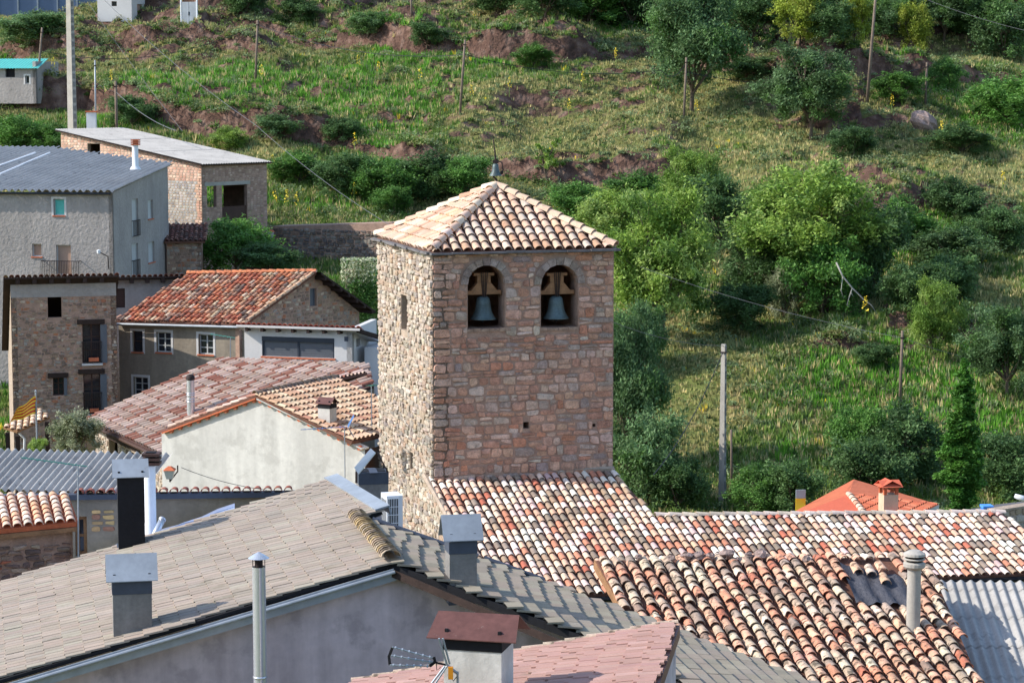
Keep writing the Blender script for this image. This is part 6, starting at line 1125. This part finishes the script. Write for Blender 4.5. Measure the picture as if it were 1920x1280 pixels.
# ------------------------------------------------------------------ behind the nave on the right: orange roof, sign, road
def orange_hip():
    d = 92; pk = P(1592, 926, d); T = Thing('orange_hip_house', 'house with flat orange hip roof behind the nave ridge', 'house', (pk.x, pk.y, -1.)); cs = [P(1440, 985, d - 3.5), P(1650, 1000, d - 5), P(1760, 978, d + 1), P(1600, 950, d + 7)]; z = cs[0].z; cs = [V((c.x, c.y, z)) for c in cs]
    mb = MB(); mb.face([cs[0], cs[1], pk]); T.part('front_slope', mb, M['orange_roof']); mb = MB(); mb.face([cs[1], cs[2], pk]); mb.face([cs[2], cs[3], pk]); mb.face([cs[3], cs[0], pk]); rf = T.part('side_slope', mb, M['terra']); box_walls(T, cs, -2, M['plaster_white'])
    f = roof3(cs[1], cs[2], pk); poly = [((p - f.O).dot(f.X), (p - f.O).dot(f.Y)) for p in (cs[1], cs[2], pk)]; lay(T, rf, f, poly, .27, .4, 'barrel', [((204, 106, 74), 3), ((190, 94, 66), 1), ((212, 124, 90), 1)], M['tile'], maxn=120, w=.21, h=.08); ridge(T, rf, cs[1], pk, .28, .45, [((214, 186, 164), 2), ((206, 150, 124), 1)], M['tile'], 'hip_tile')
    b = P(1665, 975, 90); t = P(1665, 925, 90); Q = Thing('chimney', 'cream chimney with orange tiled cap behind the nave ridge', 'chimney', b, 'chimneys'); x, n = yaw(12); fr = Frame(b, x, n, (0, 0, 1)); H = t.z - b.z; mb = MB(); mb.box(fr, -.3, .3, -.3, .3, -.5, H); Q.part('stack', mb, mat('cream_render', (206, 184, 156), .9, var=.08)); 
    for a in (-.24, .24):
        for c in (-.24, .24): mb = MB(); mb.box(fr, a - .06, a + .06, c - .06, c + .06, H, H + .28); Q.part('pier', mb, M['terra'])
    mb = MB(); mb.box(fr, -.2, .2, -.2, .2, H, H + .02); mb.box(fr, -.34, .34, -.34, .34, H + .28, H + .33); Q.part('cap_slab', mb, M['mortar_lit']); hood(Q, fr, .86, .9, .22, H + .33, M['orange_roof'], 'tiled_cap'); hood(Q, Frame(fr.O, fr.Y, -fr.X, fr.Z), .8, .95, .235, H + .335, M['orange_roof'], 'tiled_cap')
    c = P(1690, 958, 89.5); Q = Thing('dormer_cap', 'small round topped tiled cap beside the cream chimney', 'roof cap', c - V((0, 0, .8))); mb = MB(); fr = Frame(c, x, n, (0, 0, 1)); mb.box(fr, -.4, .5, -.5, .3, -.8, -.2); Q.part('base', mb, M['mortar_lit']); hood(Q, fr, .9, 1.1, .25, -.2, M['terra'], 'cap'); hood(Q, Frame(fr.O, fr.Y, -fr.X, fr.Z), .9, 1.2, .25, -.195, M['terra'], 'cap')
orange_hip()
def roadside():
    mb = MB(); pts = [P(1775, 965, 98), P(1990, 965, 94), P(2000, 930, 103), P(1840, 948, 104)]; z = [p.z for p in pts]; mb.face(pts); o = plain('road', mb, M['road'], 'strip of grey asphalt road at the right edge', 'road', kind='structure')
    p = P(1501, 945, 93); T = Thing('notice_board', 'yellow and grey notice board at the edge of the bushes', 'sign', p - V((0, 0, 1.2))); f = Frame(p, (1, .1, 0), (-.1, 1, 0), (0, 0, 1)); mb = MB(); mb.col = lin((226, 186, 50)); mb.box(f, -.2, .2, -.03, .03, -.4, .25); T.part('yellow_panel', mb, M['plastic']); mb = MB(); mb.col = lin((150, 164, 170)); mb.box(f, -.2, .2, -.03, .03, .255, .6); T.part('grey_panel', mb, M['plastic']); mb = MB(); mb.tube([p - V((0, 0, 1.2)), p - V((0, 0, .4))], .03, 6); T.part('leg', mb, M['zinc'])
    p = P(1850, 956, 88); T = Thing('blue_bin', 'blue recycling bin by the road at the right edge', 'bin', p - V((0, 0, .5))); f = Frame(p, (1, .1, 0), (-.1, 1, 0), (0, 0, 1)); mb = MB(); mb.col = lin((60, 130, 220)); mb.box(f, -.18, .18, -.2, .2, -.5, .12); T.part('body', mb, M['plastic']); mb = MB(); mb.col = lin((90, 160, 240)); mb.box(f, -.21, .21, -.23, .23, .122, .2); T.part('lid', mb, M['plastic'])
    p = P(1910, 932, 88); T = Thing('street_lamp', 'white street lamp head over the road at the right edge', 'lamp', V((P(1950, 932, 88).x, 88, -1))); mb = MB(); mb.tube([V((P(1950, 932, 88).x, 88, -1)), P(1950, 945, 88), P(1925, 938, 88)], [.07, .05, .04], 8); T.part('mast', mb, M['zinc']); mb = MB(); mb.tube([P(1928, 940, 88), P(1917, 934, 88), P(1903, 929, 88)], [.05, .12, .08], 10); T.part('lamp_head', mb, M['white'], smooth=True)
    a, b = P(1866, 985, 80), P(1990, 975, 82); W_ = wallf(a, b); L = (V((b.x, b.y, 0)) - V((a.x, a.y, 0))).length; T = Thing('roadside_wall', 'low pinkish stone wall at the right edge beyond the nave', 'wall', (a.x + 1, a.y, 0.)); zt = P(1870, 960, 80).z; wall(T, W_, L, -1, zt, M['mortar_lit']); q = masonry(zt - 1.2, zt, lambda p, r: [(0, L)], (.15, .3), (.25, .55)); set_stones(T, None, W_, q, (.02, .06), PAL_RUB, M['rubble'], 'stone', 60); mb = MB(); mb.box(W_, 0, L, -.4, .05, zt + .003, zt + .08); T.part('coping', mb, M['mortar_lit'])
roadside()
# ------------------------------------------------------------------ trees and bushes
TB = 'trees and bushes on the slope'
for a in (
    ('tall blue green tree rising to the top edge right of centre', 1296, 212, 235, 165, 'tree', 'blue', 0), ('dense dark bushy tree left of the boulder', 1520, 262, 155, 145, 'tree', 'blue', 1), ('broad bright green tree with visible trunks in the right middle', 1520, 560, 232, 250, 'tree', 'bright', 0), ('bright green tree right behind the tower roof', 1295, 440, 145, 120, 'tree', 'bright', 1), ('large loose bright green tree just right of the tower', 1240, 640, 258, 195, 'tree', 'bright', 2),
    ('dark bush left under the broad bright tree', 1430, 560, 120, 150, 'shrub', 'dark', 0), ('dark bush under the middle of the broad tree', 1545, 598, 140, 150, 'shrub', 'mid', 1), ('dark bush right under the broad bright tree', 1630, 560, 170, 140, 'shrub', 'dark', 2), ('pale twiggy bush hanging under the broad tree', 1468, 600, 95, 60, 'shrub', 'olive', 0),
    ('small bright tree beside the meadow pole', 1752, 690, 150, 92, 'tree', 'bright', 1), ('blue green tree leaning in at the right edge', 1888, 740, 150, 140, 'tree', 'blue', 2), 
    ('tall dark bush hugging the right side of the tower', 1175, 880, 285, 130, 'tree', 'blue', 0), ('lower bush at the right foot of the tower', 1215, 955, 170, 140, 'shrub', 'blue', 1), ('bush left of the concrete post foot', 1275, 960, 100, 110, 'shrub', 'dark', 2), ('bush right of the concrete post foot', 1425, 965, 85, 110, 'shrub', 'mid', 0), ('bush behind the yellow notice board', 1480, 968, 100, 120, 'shrub', 'dark', 1),
    ('rounded bush on the meadow below the brown pole', 1605, 880, 115, 105, 'shrub', 'mid', 2), ('wide dark bush left of the cypress', 1690, 900, 130, 150, 'shrub', 'dark', 0), ('bush behind the cream chimney', 1620, 950, 120, 150, 'shrub', 'dark', 1), ('dark bush at the lower right edge above the road', 1890, 930, 110, 150, 'shrub', 'dark', 2), ('slim pale sapling left of the cypress', 1712, 890, 75, 40, 'sapling', 'bright', 1),
    ('yellow green conifer bush at the top right', 1500, 88, 100, 95, 'shrub', 'yellow', 0), ('narrow yellow green conifer left of the tall thin pole', 1600, 82, 85, 62, 'shrub', 'yellow', 1), ('yellow green conifer right of the tall thin pole', 1712, 95, 85, 62, 'shrub', 'yellow', 2), ('blue green tree in the top right group', 1770, 80, 110, 110, 'tree', 'blue', 1), ('grey green bush in the top right corner', 1878, 112, 105, 115, 'shrub', 'blue', 2), ('dark tree at the top edge left of the tall tree', 1110, 28, 100, 170, 'tree', 'dark', 0), ('second dark tree at the top edge beside the tall tree', 1205, 40, 110, 130, 'tree', 'dark', 1), ('dark tree at the top edge right of the tall tree', 1420, 60, 110, 130, 'tree', 'dark', 2), ('dark tree in the very top right corner', 1900, 20, 90, 120, 'tree', 'dark', 0), ('dark tree at the top edge right of the conifers', 1660, 40, 90, 110, 'tree', 'mid', 2), ('leftmost dark tree at the top edge', 985, 8, 90, 130, 'tree', 'dark', 1),
    ('dark bush in the middle of the shaded right slope', 1780, 500, 70, 140, 'shrub', 'blue', 0), ('bush just below the boulder', 1800, 290, 50, 110, 'shrub', 'dark', 0), ('wide dark bush below the dense dark tree', 1600, 300, 60, 90, 'shrub', 'dark', 2), ('bush right of the broad bright tree crown', 1690, 470, 90, 110, 'shrub', 'mid', 0), ('blue green bush beside the tower at bell height', 1200, 700, 130, 110, 'shrub', 'blue', 2), ('dark tree far up between the conifers', 1560, 50, 100, 110, 'tree', 'dark', 1), ('dark tree in the top right group behind the pale cable', 1820, 50, 110, 120, 'tree', 'blue', 0), ('low bush at the end of the upper bank', 1400, 150, 40, 100, 'shrub', 'dark', 1), ('scrubby bush under the upper bank right of centre', 1000, 130, 40, 70, 'shrub', 'mid', 0), ('scrubby bush on the upper bank above the leaning pole', 800, 90, 42, 70, 'shrub', 'dark', 1), ('scrubby bush on the upper bank left of the leaning pole', 690, 78, 42, 70, 'shrub', 'blue', 2), ('low bush on the bank right of the brick roof', 520, 262, 42, 80, 'shrub', 'blue', 1), ('low bush on the bank above the hedge', 640, 272, 42, 70, 'shrub', 'dark', 2),
    ('dark bush right of the dead branch', 1720, 590, 95, 130, 'shrub', 'dark', 2), ('dark bush on the slope above the small bright tree', 1780, 570, 85, 120, 'shrub', 'dark', 1), ('shadowy bush left below the broad tree', 1390, 620, 85, 120, 'shrub', 'dark', 2), ('dark tree above the tall tree at the top', 1340, 20, 100, 120, 'tree', 'dark', 2), ('dark tree at the top edge near the conifers', 1470, 25, 110, 120, 'tree', 'mid', 2), ('blue green tree at the top edge near the tall thin pole', 1720, 25, 100, 120, 'tree', 'blue', 0), ('dark tree at the top edge above the upper bank', 1060, 5, 90, 140, 'tree', 'dark', 2), ('dark tree next to the top centre trees', 1160, 15, 100, 130, 'tree', 'mid', 2),  # the dark bushes here are added in place of tree shade on the slope
    ('leftmost dark thicket under the top edge trees', 940, 22, 60, 120, 'shrub', 'dark', 0), ('second dark thicket under the top edge trees', 1020, 34, 70, 130, 'shrub', 'dark', 1), ('third dark thicket under the top edge trees', 1100, 42, 75, 130, 'shrub', 'mid', 2), ('fourth dark thicket beside the tall tree at the top', 1190, 52, 80, 120, 'shrub', 'dark', 2), ('dark thicket right of the tall tree at the top', 1410, 80, 80, 110, 'shrub', 'dark', 0), ('dark thicket between the conifers at the top', 1555, 80, 70, 90, 'shrub', 'dark', 1), ('dark thicket behind the tall thin pole at the top', 1655, 70, 70, 90, 'shrub', 'blue', 2), ('dark thicket in the top right beside the blue green tree', 1830, 70, 70, 110, 'shrub', 'dark', 0),  # thickets added for the crowns and dark shadow under the top trees
    ('green bush right of the short pole by the boulder', 1768, 170, 55, 66, 'shrub', 'mid', 0), ('low green bush at the foot of the tall thin pole', 1680, 190, 48, 90, 'shrub', 'mid', 1), ('large green bush at the right edge below the bank', 1892, 238, 90, 150, 'shrub', 'mid', 2), ('low scrubby bush on the dark right slope', 1790, 420, 75, 110, 'shrub', 'dark', 0), ('bush on the shaded right slope', 1870, 470, 75, 110, 'shrub', 'dark', 1), ('low bush by the meadow pole foot', 1640, 690, 45, 80, 'shrub', 'dark', 2), 
    ('thin young green tree right of the roof bell', 1026, 345, 95, 62, 'sapling', 'bright', 0), ('bushy green clump below the young tree', 1090, 430, 80, 120, 'shrub', 'mid', 1), ('green bush at the right shoulder of the tower roof', 1150, 470, 110, 130, 'shrub', 'bright', 2), ('bush between the tower roof and bright tree', 1190, 400, 70, 120, 'shrub', 'mid', 0), ('dark bush behind the bright tree group', 1350, 470, 130, 120, 'shrub', 'dark', 1),
    ('hedge bush right of the brick building', 560, 345, 55, 110, 'shrub', 'mid', 0), ('second hedge bush from the brick building', 640, 365, 70, 110, 'shrub', 'dark', 1), ('third hedge bush from the brick building', 720, 380, 80, 120, 'shrub', 'mid', 2), ('fourth hedge bush from the brick building', 800, 375, 80, 120, 'shrub', 'dark', 0), ('hedge bush just left of the roof bell', 870, 372, 70, 110, 'shrub', 'mid', 1), ('small loose fruit bush in front of the hedge', 738, 405, 55, 75, 'shrub', 'mid', 2), ('small green bush at the brick roof right corner', 430, 280, 38, 70, 'shrub', 'bright', 0),
    ('dark bush behind the poles by the brick roof', 250, 240, 55, 90, 'shrub', 'dark', 1), ('green bush at the left edge above the dark roof', 35, 285, 65, 110, 'shrub', 'mid', 2), ('second green bush above the dark roof', 95, 290, 50, 80, 'shrub', 'mid', 0), ('grey green bush left of the tall concrete post', 60, 85, 50, 130, 'shrub', 'blue', 1), ('low dark bush on the bank at the top left', 460, 25, 52, 75, 'shrub', 'dark', 2), ('low dark bush on the bank right of the gate', 560, 45, 45, 70, 'shrub', 'dark', 0)):
    tree(*a, group=TB)
tree('round bright green bush in front of the brick building', 438, 512, 98, 140, 'shrub', 'mid', 2, TB, at=V((P(438, 512, 131).x, 131, P(438, 512, 131).z)))
tree('dark green bush spilling right of the round bush', 505, 515, 55, 110, 'shrub', 'dark', 1, TB, at=V((P(505, 515, 128).x, 128, P(505, 515, 128).z)))
tree('silvery olive shrub before the rubble house', 142, 856, 82, 92, 'shrub', 'olive', 1, TB, at=V((P(142, 856, 92).x, 92, P(142, 856, 92).z)))
tree('small green potted looking bush at the flagpole foot', 72, 854, 32, 34, 'shrub', 'bright', 2, TB, at=V((P(72, 854, 89).x, 89, P(72, 854, 89).z)))
_g = V((P(1802, 960, 97).x, 97, P(1802, 960, 97).z)); tree('tall narrow dark green cypress near the right edge', 1802, 960, 312, 108, 'cypress', 'cyp', 0, TB, at=_g)
def dead_branch():
    d = ground(1600, 590).y - 3; mb = MB()
    for pts, r in (([(1568, 492), (1580, 518), (1598, 540), (1618, 560), (1634, 572), (1645, 590)], [.05, .045, .04, .035, .03, .015]), ([(1580, 518), (1577, 545), (1582, 560)], [.025, .02, .01]), ([(1598, 540), (1592, 558), (1588, 572), (1593, 575)], [.03, .025, .015, .01]), ([(1595, 548), (1600, 556)], [.03, .012])): mb.tube([P(x, y, d) for x, y in pts], r, 6)
    plain('dead_branch', mb, M['concrete'], 'bare pale dead branch below the broad bright tree', 'branch', smooth=True)
dead_branch()
WORDS = 'left edge of the green slope;green slope left of the pole;foot of the green slope pole;slope right of the green pole;slope below the phone cable;bank above the hedge;slope left of the leaning pole;slope right of the leaning pole;meadow above the roof bell;slope above the young tree;meadow under the tall tree;grass left of the tree pole;grass right of the tree pole;grass beside the boulder;shaded slope below the boulder;strip of grass at the far right;dry terrace at the far right;grass above the meadow pole;brick building corner;grass beside the brick wall;middle of the grass by the wall;grass above the stone wall;hedge foot;slope above the brick roof'.split(';')
POS = [(100, 160), (210, 205), (490, 160), (672, 140), (710, 152), (665, 290), (788, 165), (884, 200), (955, 185), (1066, 225), (1093, 175), (1155, 128), (1305, 225), (1672, 215), (1765, 265), (1880, 365), (1800, 275), (1622, 610), (512, 330), (515, 400), (538, 400), (556, 405), (664, 385), (262, 235)]
for w, (px, py) in zip(WORDS, POS):
    g = ground(px, py); T = Thing('flower_spike', 'tall yellow flower spike at the ' + w, 'flower', g, 'yellow flower spikes'); mb = MB(); mb.col = LC['mid']; mb.tube([g, g + V((0, 0, .8))], .02, 5); T.part('stem', mb, M['plastic']); mb = MB(); mb.col = tuple(LC['yellow']); q = g + V((0, 0, .7))
    for i in range(26): a = rnd.random() * 6.28; z = i / 26 * .8; k = .13 * (1 - z) + .03; c = q + V((math.cos(a) * k, math.sin(a) * k, z)); mb.mesh([c + V((rnd.uniform(-.07, .07), rnd.uniform(-.07, .07), rnd.uniform(-.06, .06))) for _ in range(4)], [(0, 1, 2), (0, 2, 3), (1, 2, 3)])
    T.part('blossom', mb, M['plastic'])
